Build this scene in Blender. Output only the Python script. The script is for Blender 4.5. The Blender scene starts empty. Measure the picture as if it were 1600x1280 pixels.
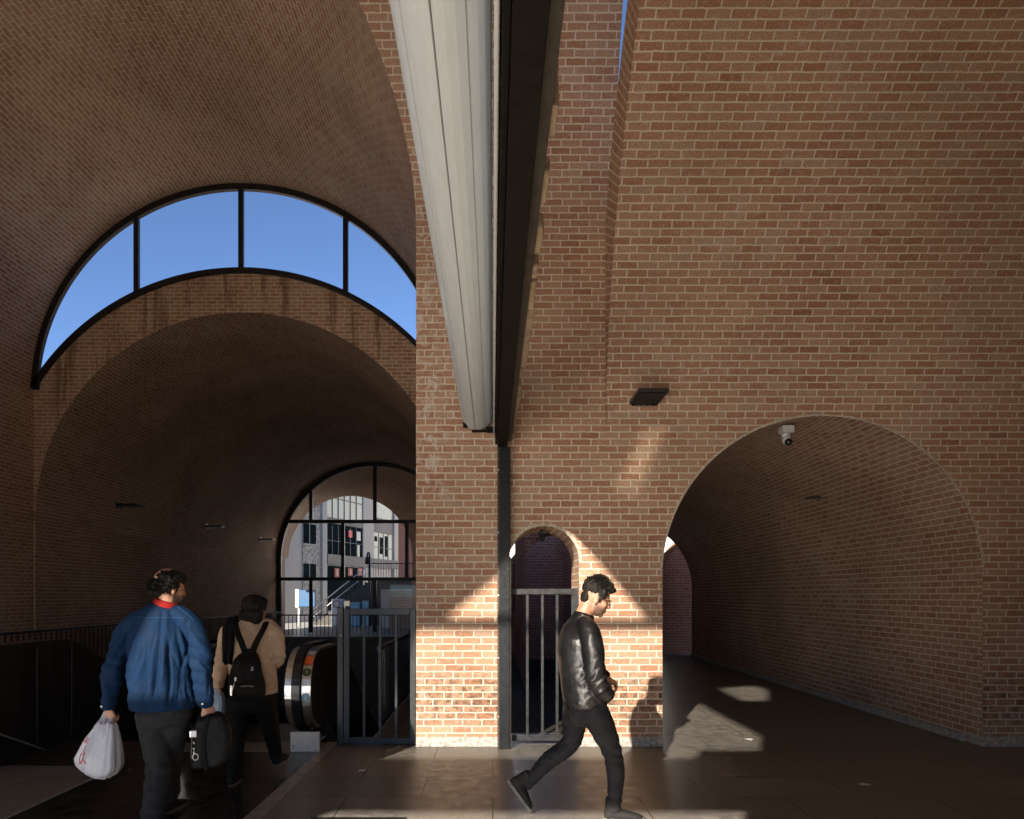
import bpy, bmesh, math, random
from mathutils import Vector, Matrix, noise
from mathutils.geometry import tessellate_polygon
from mathutils.bvhtree import BVHTree
random.seed(7)
S = bpy.context.scene
COL = S.collection
R = math.radians
PI = math.pi

# ------------------------------------------------------------------ camera, sky, sun, exposure
F = 1100.0            # focal length in pixels of the 1600 px wide photograph
VX, VY = 770.0, 930.0 # vanishing point of the depth direction
CH = 1.6
cam = bpy.data.cameras.new('camera')
cam.sensor_width = 36.0
cam.lens = 36.0 * F / 1600.0
cam.shift_x = (800 - VX) / 1600.0
cam.shift_y = (VY - 640) / 1600.0
cam.clip_start = 0.05
cam.clip_end = 3000
co = bpy.data.objects.new('camera', cam)
COL.objects.link(co)
co.location = (0, 0, CH)
co.rotation_euler = (R(90), 0, 0)
S.camera = co

SUN = Vector((0.419, 1.0, -0.424)).normalized()   # direction the light travels
sun_elev = math.asin(-SUN.z)
sun_az = math.atan2(-SUN.x, -SUN.y)
W = bpy.data.worlds.new('World')
S.world = W
W.use_nodes = True
wn = W.node_tree.nodes
wl = W.node_tree.links
wn.clear()
sky = wn.new('ShaderNodeTexSky')
sky.sky_type = 'NISHITA'
sky.sun_disc = False
sky.sun_elevation = sun_elev
sky.sun_rotation = sun_az % (2 * PI)
sky.air_density = 0.7
sky.dust_density = 0.0
sky.ozone_density = 3.0
sky.altitude = 2500
bg = wn.new('ShaderNodeBackground')
bg.inputs['Strength'].default_value = 0.067
wo = wn.new('ShaderNodeOutputWorld')
wl.new(sky.outputs[0], bg.inputs[0])
wl.new(bg.outputs[0], wo.inputs[0])

sl = bpy.data.lights.new('sun', 'SUN')
sl.energy = 4.4
sl.angle = R(0.7)
sl.color = (1.0, 0.90, 0.775)
so = bpy.data.objects.new('sun', sl)
COL.objects.link(so)
so.rotation_euler = SUN.to_track_quat('-Z', 'Y').to_euler()
so.location = (-10, -20, 20)

S.view_settings.view_transform = 'Standard'
S.view_settings.look = 'None'
S.view_settings.exposure = 2.0
S.view_settings.gamma = 1.0
S.render.engine = 'CYCLES'
S.cycles.max_bounces = 10
S.cycles.diffuse_bounces = 6
S.cycles.glossy_bounces = 4
S.cycles.transparent_max_bounces = 12
S.cycles.sample_clamp_indirect = 6.0
S.cycles.caustics_reflective = True
S.cycles.caustics_refractive = False
S.cycles.use_denoising = True

# ------------------------------------------------------------------ helpers
def at(x, y, Y):
    """photo pixel at depth Y -> world point"""
    return Vector(((x - VX) * Y / F, Y, CH - (y - VY) * Y / F))

def tag(o, label=None, cat=None, group=None, kind=None):
    if label: o['label'] = label
    if cat: o['category'] = cat
    if group: o['group'] = group
    if kind: o['kind'] = kind
    return o

def thing(name, label, cat, loc=(0, 0, 0), rz=0.0, group=None):
    o = bpy.data.objects.new(name, None)
    o.empty_display_size = 0.1
    COL.objects.link(o)
    o.location = loc
    o.rotation_euler = (0, 0, rz)
    return tag(o, label, cat, group)

def smooth_mesh(me):
    me.polygons.foreach_set('use_smooth', [True] * len(me.polygons))

def obj(name, bm, m, parent=None, smooth=False):
    """link a bmesh as one mesh object; world coordinates, re-expressed in the parent's frame"""
    if isinstance(bm, bmesh.types.BMesh):
        me = bpy.data.meshes.new(name)
        bm.normal_update()
        bm.to_mesh(me)
        bm.free()
    else:
        me = bm
        me.name = name
    for mm in (m if isinstance(m, (list, tuple)) else [m]):
        me.materials.append(mm)
    if smooth: smooth_mesh(me)
    o = bpy.data.objects.new(name, me)
    COL.objects.link(o)
    if parent is not None:
        o.parent = parent
        p = parent
        M = Matrix.Identity(4)
        while p is not None:
            M = Matrix.LocRotScale(p.location, p.rotation_euler, p.scale) @ M
            p = p.parent
        me.transform(M.inverted())
    return o

def NB():
    bm = bmesh.new()
    bm.loops.layers.uv.new('UVMap')
    return bm

def face(bm, pts, uvs=None, mi=0):
    vs = [bm.verts.new(p) for p in pts]
    try:
        f = bm.faces.new(vs)
    except ValueError:
        return None
    f.material_index = mi
    if uvs:
        L = bm.loops.layers.uv.active
        for l, uv in zip(f.loops, uvs):
            l[L].uv = uv
    return f

def grid(bm, f, uvf, us, vs, mi=0, flip=False):
    P = [[bm.verts.new(f(u, v)) for v in vs] for u in us]
    L = bm.loops.layers.uv.active
    for i in range(len(us) - 1):
        for j in range(len(vs) - 1):
            q = [(i, j), (i + 1, j), (i + 1, j + 1), (i, j + 1)]
            if flip: q.reverse()
            try:
                fc = bm.faces.new([P[a][b] for a, b in q])
            except ValueError:
                continue
            fc.material_index = mi
            fc.smooth = True
            for l, (a, b) in zip(fc.loops, q):
                l[L].uv = uvf(us[a], vs[b])

def lin(a, b, n):
    return [a + (b - a) * i / n for i in range(n + 1)]

def box(bm, x0, x1, y0, y1, z0, z1, bev=0.0, mi=0, M=None):
    xs, ys, zs = (x0, x1), (y0, y1), (z0, z1)
    v = [bm.verts.new((xs[i], ys[j], zs[k])) for i in (0, 1) for j in (0, 1) for k in (0, 1)]
    L = bm.loops.layers.uv.active
    fs = []
    for q in ((0, 1, 3, 2), (4, 6, 7, 5), (0, 4, 5, 1), (2, 3, 7, 6), (0, 2, 6, 4), (1, 5, 7, 3)):
        f = bm.faces.new([v[i] for i in q])
        f.material_index = mi
        fs.append(f)
        if L:
            f.normal_update()
            n = f.normal
            for l in f.loops:
                c = l.vert.co
                if abs(n.x) > .5: l[L].uv = (c.y, c.z)
                elif abs(n.y) > .5: l[L].uv = (c.x, c.z)
                else: l[L].uv = (c.x, c.y)
    vv = set(v)
    if bev > 0:
        es = list({e for f in fs for e in f.edges})
        r = bmesh.ops.bevel(bm, geom=es, offset=bev, segments=2, affect='EDGES', profile=.5)
        vv |= set(r['verts'])
    if M is not None:
        bmesh.ops.transform(bm, matrix=M, verts=[x for x in vv if x.is_valid])

def bar(bm, p, q, r, r2=None, n=8, mi=0, square=False):
    """round (or square) rod from p to q"""
    p, q = Vector(p), Vector(q)
    d = (q - p)
    L = d.length
    if L < 1e-6: return
    M = Matrix.Translation((p + q) / 2) @ d.to_track_quat('Z', 'Y').to_matrix().to_4x4()
    if square:
        M = M @ Matrix.Rotation(PI / 4, 4, 'Z')
        n = 4; r = r * math.sqrt(2); r2 = (r2 * math.sqrt(2)) if r2 else None
    res = bmesh.ops.create_cone(bm, cap_ends=True, segments=n, radius1=r, radius2=r if r2 is None else r2, depth=L, matrix=M)
    fs = {f for v in res['verts'] for f in v.link_faces}
    for f in fs:
        f.material_index = mi
        if n > 5: f.smooth = len(f.verts) == 4

def tube(bm, pts, side=(1, 0, 0), n=18, mi=0, cap=0.6, fn=None):
    """loft of elliptical rings; pts = (pos, r_side, r_other); closed with rounded caps"""
    side = Vector(side)
    P = [Vector(p[0]) for p in pts]
    rad = [(p[1], p[2] if len(p) > 2 else p[1]) for p in pts]
    N = len(P)
    T = []
    for i in range(N):
        a = P[max(0, i - 1)]; b = P[min(N - 1, i + 1)]
        T.append((b - a).normalized())
    rows = []
    if cap > 0:
        rows.append((P[0] - T[0] * min(rad[0]) * cap, T[0], (rad[0][0] * .55, rad[0][1] * .55)))
    for i in range(N): rows.append((P[i], T[i], rad[i]))
    if cap > 0:
        rows.append((P[-1] + T[-1] * min(rad[-1]) * cap, T[-1], (rad[-1][0] * .55, rad[-1][1] * .55)))
    rings = []
    for c, t, (ra, rb) in rows:
        s = side - t * side.dot(t)
        if s.length < 1e-4: s = Vector((0, 1, 0)) - t * t.y
        s.normalize()
        u = t.cross(s)
        ring = []
        for k in range(n):
            a = 2 * PI * k / n
            ring.append(bm.verts.new(c + s * (math.cos(a) * ra) + u * (math.sin(a) * rb)))
        rings.append(ring)
    for i in range(len(rings) - 1):
        for k in range(n):
            f = bm.faces.new((rings[i][k], rings[i][(k + 1) % n], rings[i + 1][(k + 1) % n], rings[i + 1][k]))
            f.smooth = True; f.material_index = mi
    f = bm.faces.new(list(reversed(rings[0]))); f.material_index = mi
    f = bm.faces.new(rings[-1]); f.material_index = mi

def spline(pts, sub=4):
    """Catmull-Rom through tuples of (Vector, r, r2)"""
    P = [(Vector(p[0]), p[1], p[2] if len(p) > 2 else p[1]) for p in pts]
    out = []
    def cr(a, b, c, d, t):
        return .5 * ((2 * b) + (c - a) * t + (2 * a - 5 * b + 4 * c - d) * t * t + (3 * b - a - 3 * c + d) * t ** 3)
    for i in range(len(P) - 1):
        a = P[max(0, i - 1)]; b = P[i]; c = P[i + 1]; d = P[min(len(P) - 1, i + 2)]
        for k in range(sub):
            t = k / sub
            out.append(tuple(cr(a[j], b[j], c[j], d[j], t) for j in range(3)))
    out.append(P[-1])
    return out

def ell(bm, c, r, M=None, n=16, mi=0):
    T = Matrix.Translation(Vector(c)) @ Matrix.Diagonal((r[0], r[1], r[2], 1))
    if M is not None: T = M @ T
    res = bmesh.ops.create_uvsphere(bm, u_segments=n, v_segments=max(8, n * 2 // 3), radius=1.0, matrix=T)
    for f in {f for v in res['verts'] for f in v.link_faces}:
        f.smooth = True; f.material_index = mi

def remesh(bm, voxel, smooth=4, factor=.5):
    """overlapping closed pieces -> one continuous skin"""
    me = bpy.data.meshes.new('tmp')
    bmesh.ops.recalc_face_normals(bm, faces=bm.faces[:])
    bm.to_mesh(me); bm.free()
    o = bpy.data.objects.new('tmp', me)
    COL.objects.link(o)
    md = o.modifiers.new('r', 'REMESH'); md.mode = 'VOXEL'; md.voxel_size = voxel
    if smooth:
        ms = o.modifiers.new('s', 'SMOOTH'); ms.iterations = smooth; ms.factor = factor
    dg = bpy.context.evaluated_depsgraph_get()
    dg.update()
    ev = o.evaluated_get(dg)
    out = bpy.data.meshes.new_from_object(ev, depsgraph=dg)
    bpy.data.objects.remove(o); bpy.data.meshes.remove(me)
    out.materials.clear()
    smooth_mesh(out)
    return out

def displace(me, fn):
    me.update()
    ns = [v.normal.copy() for v in me.vertices]
    cs = [v.co.copy() for v in me.vertices]
    for v, n, c in zip(me.vertices, ns, cs):
        d = fn(c, n)
        if isinstance(d, Vector): v.co = c + d
        else: v.co = c + n * d
    me.update()

def text_mesh(s, size, M, depth=0.0008):
    cu = bpy.data.curves.new('t', 'FONT')
    cu.body = s; cu.size = size; cu.extrude = depth; cu.align_x = 'CENTER'; cu.align_y = 'CENTER'
    o = bpy.data.objects.new('t', cu)
    COL.objects.link(o)
    dg = bpy.context.evaluated_depsgraph_get(); dg.update()
    me = bpy.data.meshes.new_from_object(o.evaluated_get(dg), depsgraph=dg)
    bpy.data.objects.remove(o); bpy.data.curves.remove(cu)
    me.transform(M)
    me.materials.clear()
    return me

# ------------------------------------------------------------------ materials
def newmat(name):
    m = bpy.data.materials.new(name)
    m.use_nodes = True
    nt = m.node_tree
    return m, nt, nt.nodes, nt.links, nt.nodes['Principled BSDF']

def N(nt, t, **kw):
    n = nt.nodes.new(t)
    for k, v in kw.items():
        if k.startswith('i_'):
            n.inputs[int(k[2:]) if k[2:].isdigit() else k[2:]].default_value = v
        else: setattr(n, k, v)
    return n

def math_(nt, op, a=None, b=None, c=None, clamp=False):
    n = nt.nodes.new('ShaderNodeMath'); n.operation = op; n.use_clamp = clamp
    for i, x in enumerate((a, b, c)):
        if x is None: continue
        if isinstance(x, (int, float)): n.inputs[i].default_value = x
        else: nt.links.new(x, n.inputs[i])
    return n.outputs[0]

def mapr(nt, x, a, b, c=0.0, d=1.0, smooth=True):
    n = nt.nodes.new('ShaderNodeMapRange')
    n.interpolation_type = 'SMOOTHSTEP' if smooth else 'LINEAR'
    n.inputs['From Min'].default_value = a; n.inputs['From Max'].default_value = b
    n.inputs['To Min'].default_value = c; n.inputs['To Max'].default_value = d
    nt.links.new(x, n.inputs['Value'])
    return n.outputs['Result']

def mixc(nt, fac, a, b, mode='MIX'):
    n = nt.nodes.new('ShaderNodeMix'); n.data_type = 'RGBA'; n.blend_type = mode
    for s, x in ((n.inputs['Factor'], fac), (n.inputs['A'], a), (n.inputs['B'], b)):
        if isinstance(x, (int, float)): s.default_value = x
        elif isinstance(x, tuple): s.default_value = (*x, 1) if len(x) == 3 else x
        else: nt.links.new(x, s)
    return n.outputs['Result']

def noise_(nt, vec, scale, detail=4, rough=.55, dist=0.0):
    n = nt.nodes.new('ShaderNodeTexNoise')
    n.inputs['Scale'].default_value = scale; n.inputs['Detail'].default_value = detail
    n.inputs['Roughness'].default_value = rough; n.inputs['Distortion'].default_value = dist
    if vec is not None: nt.links.new(vec, n.inputs['Vector'])
    return n.outputs['Fac']

BW, BH, MJ = 0.205, 0.0722, 0.0064   # brick length, course height (joints included), half joint

def brick(name, soot=0.0, effl=0.0, streak=0.0, tint=None):
    m, nt, nd, lk, bs = newmat(name)
    uv = N(nt, 'ShaderNodeUVMap').outputs[0]
    geo = N(nt, 'ShaderNodeNewGeometry').outputs['Position']
    sep = N(nt, 'ShaderNodeSeparateXYZ'); lk.new(uv, sep.inputs[0])
    wob = noise_(nt, uv, 9.0, 2)
    wob2 = noise_(nt, uv, 60.0, 2)
    u0 = math_(nt, 'ADD', sep.outputs[0], math_(nt, 'MULTIPLY', math_(nt, 'SUBTRACT', wob2, .5), .006))
    v0 = math_(nt, 'ADD', sep.outputs[1], math_(nt, 'MULTIPLY', math_(nt, 'SUBTRACT', wob, .5), .014))
    v0 = math_(nt, 'ADD', v0, math_(nt, 'MULTIPLY', math_(nt, 'SUBTRACT', wob2, .5), .004))
    vr = math_(nt, 'DIVIDE', v0, BH)
    row = math_(nt, 'FLOOR', vr)
    fv = math_(nt, 'FRACT', vr)
    wr = N(nt, 'ShaderNodeTexWhiteNoise', noise_dimensions='1D'); lk.new(row, wr.inputs['W'])
    jit = math_(nt, 'MULTIPLY', math_(nt, 'SUBTRACT', wr.outputs[0], .5), .22)
    ur = math_(nt, 'ADD', math_(nt, 'DIVIDE', u0, BW), math_(nt, 'ADD', math_(nt, 'MULTIPLY', math_(nt, 'FLOORED_MODULO', row, 2.0), .5), jit))
    coln = math_(nt, 'FLOOR', ur)
    fu = math_(nt, 'FRACT', ur)
    du = math_(nt, 'MULTIPLY', math_(nt, 'MINIMUM', fu, math_(nt, 'SUBTRACT', 1.0, fu)), BW)
    dv = math_(nt, 'MULTIPLY', math_(nt, 'MINIMUM', fv, math_(nt, 'SUBTRACT', 1.0, fv)), BH)
    d = math_(nt, 'MINIMUM', du, dv)
    rag = noise_(nt, uv, 140.0, 3)
    d = math_(nt, 'ADD', d, math_(nt, 'MULTIPLY', math_(nt, 'SUBTRACT', rag, .5), .005))
    mask = mapr(nt, d, MJ - .0016, MJ + .0022)        # 1 on the brick
    cid = N(nt, 'ShaderNodeCombineXYZ'); lk.new(coln, cid.inputs[0]); lk.new(row, cid.inputs[1])
    wn_ = N(nt, 'ShaderNodeTexWhiteNoise', noise_dimensions='2D'); lk.new(cid.outputs[0], wn_.inputs['Vector'])
    blob = noise_(nt, uv, 0.75, 3)
    rnd = math_(nt, 'ADD', math_(nt, 'MULTIPLY', wn_.outputs['Value'], .78), math_(nt, 'MULTIPLY', mapr(nt, blob, .3, .7), .22))
    ramp = N(nt, 'ShaderNodeValToRGB')
    cr = ramp.color_ramp
    cols = [(0.0, (.275, .140, .086)), (.08, (.335, .175, .110)), (.30, (.375, .212, .138)), (.55, (.405, .245, .165)), (.78, (.430, .280, .190)), (.92, (.400, .280, .210)), (1.0, (.480, .345, .225))]
    cr.elements[0].position = 0; cr.elements[0].color = (*cols[0][1], 1)
    cr.elements[1].position = 1; cr.elements[1].color = (*cols[-1][1], 1)
    for p, c in cols[1:-1]:
        e = cr.elements.new(p); e.color = (*c, 1)
    lk.new(rnd, ramp.inputs[0])
    fine = noise_(nt, uv, 75.0, 6, .65)
    med = noise_(nt, uv, 22.0, 4, .6)
    bc = mixc(nt, 1.0, ramp.outputs[0], mixc(nt, mapr(nt, fine, .25, .75), (.60, .58, .56), (1.30, 1.28, 1.26)), 'MULTIPLY')
    bc = mixc(nt, mapr(nt, med, .50, .72, 0, .55), bc, (.46, .37, .285))          # lime bloom inside the bricks
    mc = mixc(nt, mapr(nt, fine, .3, .75), (.54, .47, .375), (.70, .625, .52))
    col = mixc(nt, mask, mc, bc)
    big = noise_(nt, uv, 0.42, 5, .6)
    col = mixc(nt, 1.0, col, mixc(nt, mapr(nt, big, .28, .72), (.80, .78, .76), (1.12, 1.12, 1.12)), 'MULTIPLY')
    if effl > 0:
        e = mapr(nt, noise_(nt, uv, 3.2, 7, .72, .4), .55, .78, 0, effl)
        reg = mapr(nt, noise_(nt, uv, .55, 2), .44, .62)
        col = mixc(nt, math_(nt, 'MULTIPLY', e, reg), col, (.56, .50, .43))
    if soot > 0:                       # salt bloom on the pier by the hall, where rain gets in
        bl_ = math_(nt, 'MULTIPLY', mapr(nt, sep.outputs[0], -.22, -.62), math_(nt, 'MULTIPLY', mapr(nt, sep.outputs[1], 2.2, 3.0), mapr(nt, sep.outputs[1], 6.6, 5.8)))
        bs_ = mapr(nt, noise_(nt, uv, 7.5, 8, .75, .8), .48, .66, 0, .8)
        col = mixc(nt, math_(nt, 'MULTIPLY', bl_, bs_), col, (.62, .57, .51))
        z = sep.outputs[1]
        band = math_(nt, 'MULTIPLY', mapr(nt, z, .12, .40), mapr(nt, z, .62, .95, 1, 0))
        s = mapr(nt, noise_(nt, uv, 14.0, 5, .7), .40, .66, 0, soot)
        col = mixc(nt, math_(nt, 'MULTIPLY', math_(nt, 'MULTIPLY', band, s), mask), col, (.035, .026, .020))
    if streak > 0:
        mp = N(nt, 'ShaderNodeMapping'); mp.inputs['Scale'].default_value = (1.9, .28, 1)
        lk.new(uv, mp.inputs[0])
        s = mapr(nt, noise_(nt, mp.outputs[0], 2.1, 6, .62, .6), .50, .68, 0, streak)
        col = mixc(nt, s, col, (.085, .045, .022))
    if tint: col = mixc(nt, 1.0, col, tint, 'MULTIPLY')
    lk.new(col, bs.inputs['Base Color'])
    bs.inputs['Roughness'].default_value = .88
    bs.inputs['Specular IOR Level'].default_value = .25
    h = math_(nt, 'ADD', math_(nt, 'MULTIPLY', mask, .7), math_(nt, 'MULTIPLY', fine, .45))
    bp = N(nt, 'ShaderNodeBump'); bp.inputs['Strength'].default_value = .75; bp.inputs['Distance'].default_value = .006
    lk.new(h, bp.inputs['Height']); lk.new(bp.outputs[0], bs.inputs['Normal'])
    return m

def plain(name, c, rough=.5, metal=0.0, bump=0.0, bscale=60.0, var=.12, vscale=8.0, spec=.5, coat=0.0, stretch=None):
    m, nt, nd, lk, bs = newmat(name)
    tc = N(nt, 'ShaderNodeTexCoord').outputs['Object']
    if stretch:
        mp = N(nt, 'ShaderNodeMapping'); mp.inputs['Scale'].default_value = stretch
        lk.new(tc, mp.inputs[0]); tc = mp.outputs[0]
    f = noise_(nt, tc, vscale, 5, .6)
    a = tuple(x * (1 - var) for x in c); b = tuple(min(1, x * (1 + var)) for x in c)
    lk.new(mixc(nt, mapr(nt, f, .3, .7), a, b), bs.inputs['Base Color'])
    bs.inputs['Metallic'].default_value = metal
    bs.inputs['Specular IOR Level'].default_value = spec
    bs.inputs['Coat Weight'].default_value = coat
    lk.new(mapr(nt, f, .25, .75, max(.02, rough - .08), min(1, rough + .08)), bs.inputs['Roughness'])
    if bump > 0:
        bp = N(nt, 'ShaderNodeBump'); bp.inputs['Strength'].default_value = bump; bp.inputs['Distance'].default_value = .004
        lk.new(noise_(nt, tc, bscale, 5, .6), bp.inputs['Height']); lk.new(bp.outputs[0], bs.inputs['Normal'])
    return m

def glassmat(name, tint=(.97, .98, 1.0), refl=.06):
    m, nt, nd, lk, bs = newmat(name)
    nd.remove(bs)
    tr = N(nt, 'ShaderNodeBsdfTransparent'); tr.inputs[0].default_value = (*tint, 1)
    gl = N(nt, 'ShaderNodeBsdfGlossy'); gl.inputs['Roughness'].default_value = .02
    fr = N(nt, 'ShaderNodeFresnel'); fr.inputs[0].default_value = 1.45
    mx = N(nt, 'ShaderNodeMixShader')
    lk.new(math_(nt, 'MULTIPLY', fr.outputs[0], refl * 12), mx.inputs[0]); lk.new(tr.outputs[0], mx.inputs[1]); lk.new(gl.outputs[0], mx.inputs[2])
    lk.new(mx.outputs[0], nd['Material Output'].inputs[0])
    return m

def floormat(name, c1, c2, sw, sh, rough, joint=.006, spec=.5, coat=0.0):
    """worn stone slabs, world-metric UV"""
    m, nt, nd, lk, bs = newmat(name)
    uv = N(nt, 'ShaderNodeUVMap').outputs[0]
    sep = N(nt, 'ShaderNodeSeparateXYZ'); lk.new(uv, sep.inputs[0])
    vr = math_(nt, 'DIVIDE', sep.outputs[1], sh)
    row = math_(nt, 'FLOOR', vr); fv = math_(nt, 'FRACT', vr)
    ur = math_(nt, 'ADD', math_(nt, 'DIVIDE', sep.outputs[0], sw), math_(nt, 'MULTIPLY', math_(nt, 'FLOORED_MODULO', row, 2.0), .5))
    cl = math_(nt, 'FLOOR', ur); fu = math_(nt, 'FRACT', ur)
    d = math_(nt, 'MINIMUM', math_(nt, 'MULTIPLY', math_(nt, 'MINIMUM', fu, math_(nt, 'SUBTRACT', 1.0, fu)), sw),
              math_(nt, 'MULTIPLY', math_(nt, 'MINIMUM', fv, math_(nt, 'SUBTRACT', 1.0, fv)), sh))
    mask = mapr(nt, d, joint * .4, joint * 1.2)
    cid = N(nt, 'ShaderNodeCombineXYZ'); lk.new(cl, cid.inputs[0]); lk.new(row, cid.inputs[1])
    w = N(nt, 'ShaderNodeTexWhiteNoise', noise_dimensions='2D'); lk.new(cid.outputs[0], w.inputs['Vector'])
    base = mixc(nt, w.outputs['Value'], c1, c2)
    n1 = noise_(nt, uv, 9.0, 8, .72, .3)
    n2 = noise_(nt, uv, 130.0, 3, .6)
    base = mixc(nt, 1.0, base, mixc(nt, mapr(nt, n1, .3, .7), (.74, .73, .72), (1.24, 1.22, 1.20)), 'MULTIPLY')
    base = mixc(nt, 1.0, base, mixc(nt, mapr(nt, n2, .3, .7), (.82, .82, .82), (1.16, 1.16, 1.16)), 'MULTIPLY')
    # scratches in two directions
    sc = []
    for rot, stx in ((R(28), (3.0, 60.0, 1)), (R(-8), (2.2, 46.0, 1))):
        mp = N(nt, 'ShaderNodeMapping'); mp.inputs['Rotation'].default_value = (0, 0, rot); mp.inputs['Scale'].default_value = stx
        lk.new(uv, mp.inputs[0])
        sc.append(mapr(nt, noise_(nt, mp.outputs[0], 1.0, 4, .7), .56, .66))
    scr = math_(nt, 'MULTIPLY', math_(nt, 'MAXIMUM', sc[0], sc[1]), mapr(nt, n1, .36, .56))
    base = mixc(nt, math_(nt, 'MULTIPLY', scr, .75), base, (.33, .30, .26))
    sp = mapr(nt, noise_(nt, uv, 34.0, 2, .5), .73, .77)
    base = mixc(nt, math_(nt, 'MULTIPLY', sp, .35), base, (.30, .28, .25))
    base = mixc(nt, mask, (.030, .026, .022), base)
    lk.new(base, bs.inputs['Base Color'])
    rr = math_(nt, 'ADD', mapr(nt, n1, .25, .75, rough - .10, rough + .13), math_(nt, 'MULTIPLY', scr, .22))
    lk.new(rr, bs.inputs['Roughness'])
    bs.inputs['Specular IOR Level'].default_value = spec
    bs.inputs['Coat Weight'].default_value = coat; bs.inputs['Coat Roughness'].default_value = .26; bs.inputs['Coat IOR'].default_value = 1.7
    hh = math_(nt, 'ADD', math_(nt, 'MULTIPLY', mask, .5), math_(nt, 'ADD', math_(nt, 'MULTIPLY', n1, .45), math_(nt, 'ADD', math_(nt, 'MULTIPLY', scr, .35), math_(nt, 'MULTIPLY', n2, .12))))
    bp = N(nt, 'ShaderNodeBump'); bp.inputs['Strength'].default_value = .35; bp.inputs['Distance'].default_value = .006
    lk.new(hh, bp.inputs['Height']); lk.new(bp.outputs[0], bs.inputs['Normal'])
    return m

MAT = dict(
    wall=brick('brick_facade', soot=.75, effl=.95, streak=0),
    vault=brick('brick_vault', effl=.25),
    tunnel=brick('brick_tunnel', effl=.15, soot=.3),
    lunette=brick('brick_lunette', effl=.5, streak=.62),
    far=brick('brick_far'),
    redbrick=brick('red_brick', tint=(1.05, .62, .52)),
    mauve=brick('mauve_brick', tint=(1.45, 1.15, 1.15)),
    stone=plain('plinth_stone', (.36, .34, .31), .8, bump=.5, bscale=70, var=.35, vscale=24),
    mortar=plain('mortar', (.42, .37, .30), .95, bump=.8, bscale=45, var=.3, vscale=30),
    plaster=plain('old_plaster', (.30, .225, .155), .95, bump=.9, bscale=40, var=.25, vscale=14),
    floor=floormat('stone_floor', (.135, .127, .116), (.168, .156, .140), 1.15, .62, .36, spec=.24),
    bounce_pave=floormat('bounce_paving', (.80, .72, .60), (.86, .78, .66), 1.15, .62, .30, spec=1.0, coat=1.0),  # pale and glossy so the unseen floor throws sunlight indoors
    landing=plain('landing_steel', (.050, .047, .043), .20, metal=.55, bump=.12, bscale=120, var=.3, vscale=6),
    strip=plain('landing_edge', (.26, .25, .235), .45, metal=.2, bump=.2, var=.35, vscale=11),
    asphalt=plain('outer_paving', (.30, .285, .26), .9, bump=.5, bscale=120, var=.25),
    concrete=plain('concrete', (.16, .155, .15), .85, bump=.4, bscale=30, var=.25, vscale=3),
    black=plain('black_steel', (.010, .010, .011), .42, bump=.1, bscale=40, var=.3),
    beam=plain('rusty_black_beam', (.0062, .0050, .0040), .7, bump=.5, bscale=26, var=.5, vscale=18, spec=.14),
    post=plain('post_paint', (.0060, .0080, .0095), .40, bump=.25, bscale=90, var=.4, vscale=30, spec=.32),
    gate=plain('gate_paint', (.016, .0175, .0195), .42, bump=.2, bscale=90, var=.35, vscale=26),
    shutter=plain('shutter_aluminium', (.50, .545, .59), .50, metal=.0, bump=.05, bscale=30, var=.035, vscale=5, stretch=(8, 1.5, 8)),
    shutterseam=plain('shutter_seam', (.15, .14, .125), .6, metal=.1),
    steel=plain('brushed_steel', (.60, .595, .58), .36, metal=1.0, bump=.08, bscale=200, var=.15, stretch=(1, 8, 8)),
    darksteel=plain('dark_cladding', (.055, .046, .036), .42, metal=.5, bump=.08, bscale=80, var=.3, vscale=4),
    rubber=plain('handrail_rubber', (.012, .012, .012), .35, var=.2),
    white=plain('white_plastic', (.50, .50, .49), .45, var=.06),
    rear=plain('bounce_plaster', (.84, .76, .66), .9, bump=.3, var=.05),  # pale so the unseen walls and soffits bounce more light
    pale=plain('pale_plaster', (.78, .76, .72), .9, bump=.3, var=.08),
    red=plain('red_sticker', (.62, .075, .02), .45, var=.1),
    green=plain('green_sticker', (.012, .055, .018), .4, var=.2),
    bluestk=plain('blue_sticker', (.20, .38, .50), .4, var=.2),
    ink=plain('black_ink', (.012, .012, .012), .6),
    glass=glassmat('window_glass'),
    gravel=plain('dark_gravel', (.045, .042, .038), .95, bump=1.0, bscale=60, var=.6, vscale=70, spec=.1),
    sun_dimmer=glassmat('sun_dimmer_glass', (.60, .59, .57), .03),  # weakens the sun in the openings of the added wall
    smoked=glassmat('glow_core_glass', (.12, .115, .105), .02),  # three filter strengths that shape the soft glow band
    glow_mid=glassmat('glow_mid_glass', (.062, .059, .053), .02),
    glow_edge=glassmat('glow_edge_glass', (.022, .021, .019), .02),
    skin=None,
)
# ------------------------------------------------------------------ ground
WY = 7.43            # plane of the brick wall that faces the camera
bm = NB()
for x0, x1, y0, y1 in ((-9.2, 16, 4.75, 6.6), (-3.48, 16, 6.6, 7.65), (-9.2, -8.62, 6.6, 27), (-1.35, 16, 7.65, 27), (-9.2, 16, 27, 36)):
    face(bm, [(x0, y0, 0), (x1, y0, 0), (x1, y1, 0), (x0, y1, 0)], [(x0, y0), (x1, y0), (x1, y1), (x0, y1)])
tag(obj('floor', bm, MAT['floor']), 'dark worn stone slab floor of the brick hall', kind='structure')
bm = NB()
for x0, x1, y0, y1 in ((-600, 600, -600, -14), (-600, -9.2, -14, 36), (16, 600, -14, 36), (-600, 600, 36, 600)):
    face(bm, [(x0, y0, -.02), (x1, y0, -.02), (x1, y1, -.02), (x0, y1, -.02)])
tag(obj('ground', bm, MAT['asphalt']), 'grey paved ground outside the brick hall', kind='structure')
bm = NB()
face(bm, [(-9.2, -14, 0), (16, -14, 0), (16, 4.75, 0), (-9.2, 4.75, 0)], [(-9.2, -14), (16, -14), (16, 4.75), (-9.2, 4.75)])
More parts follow.
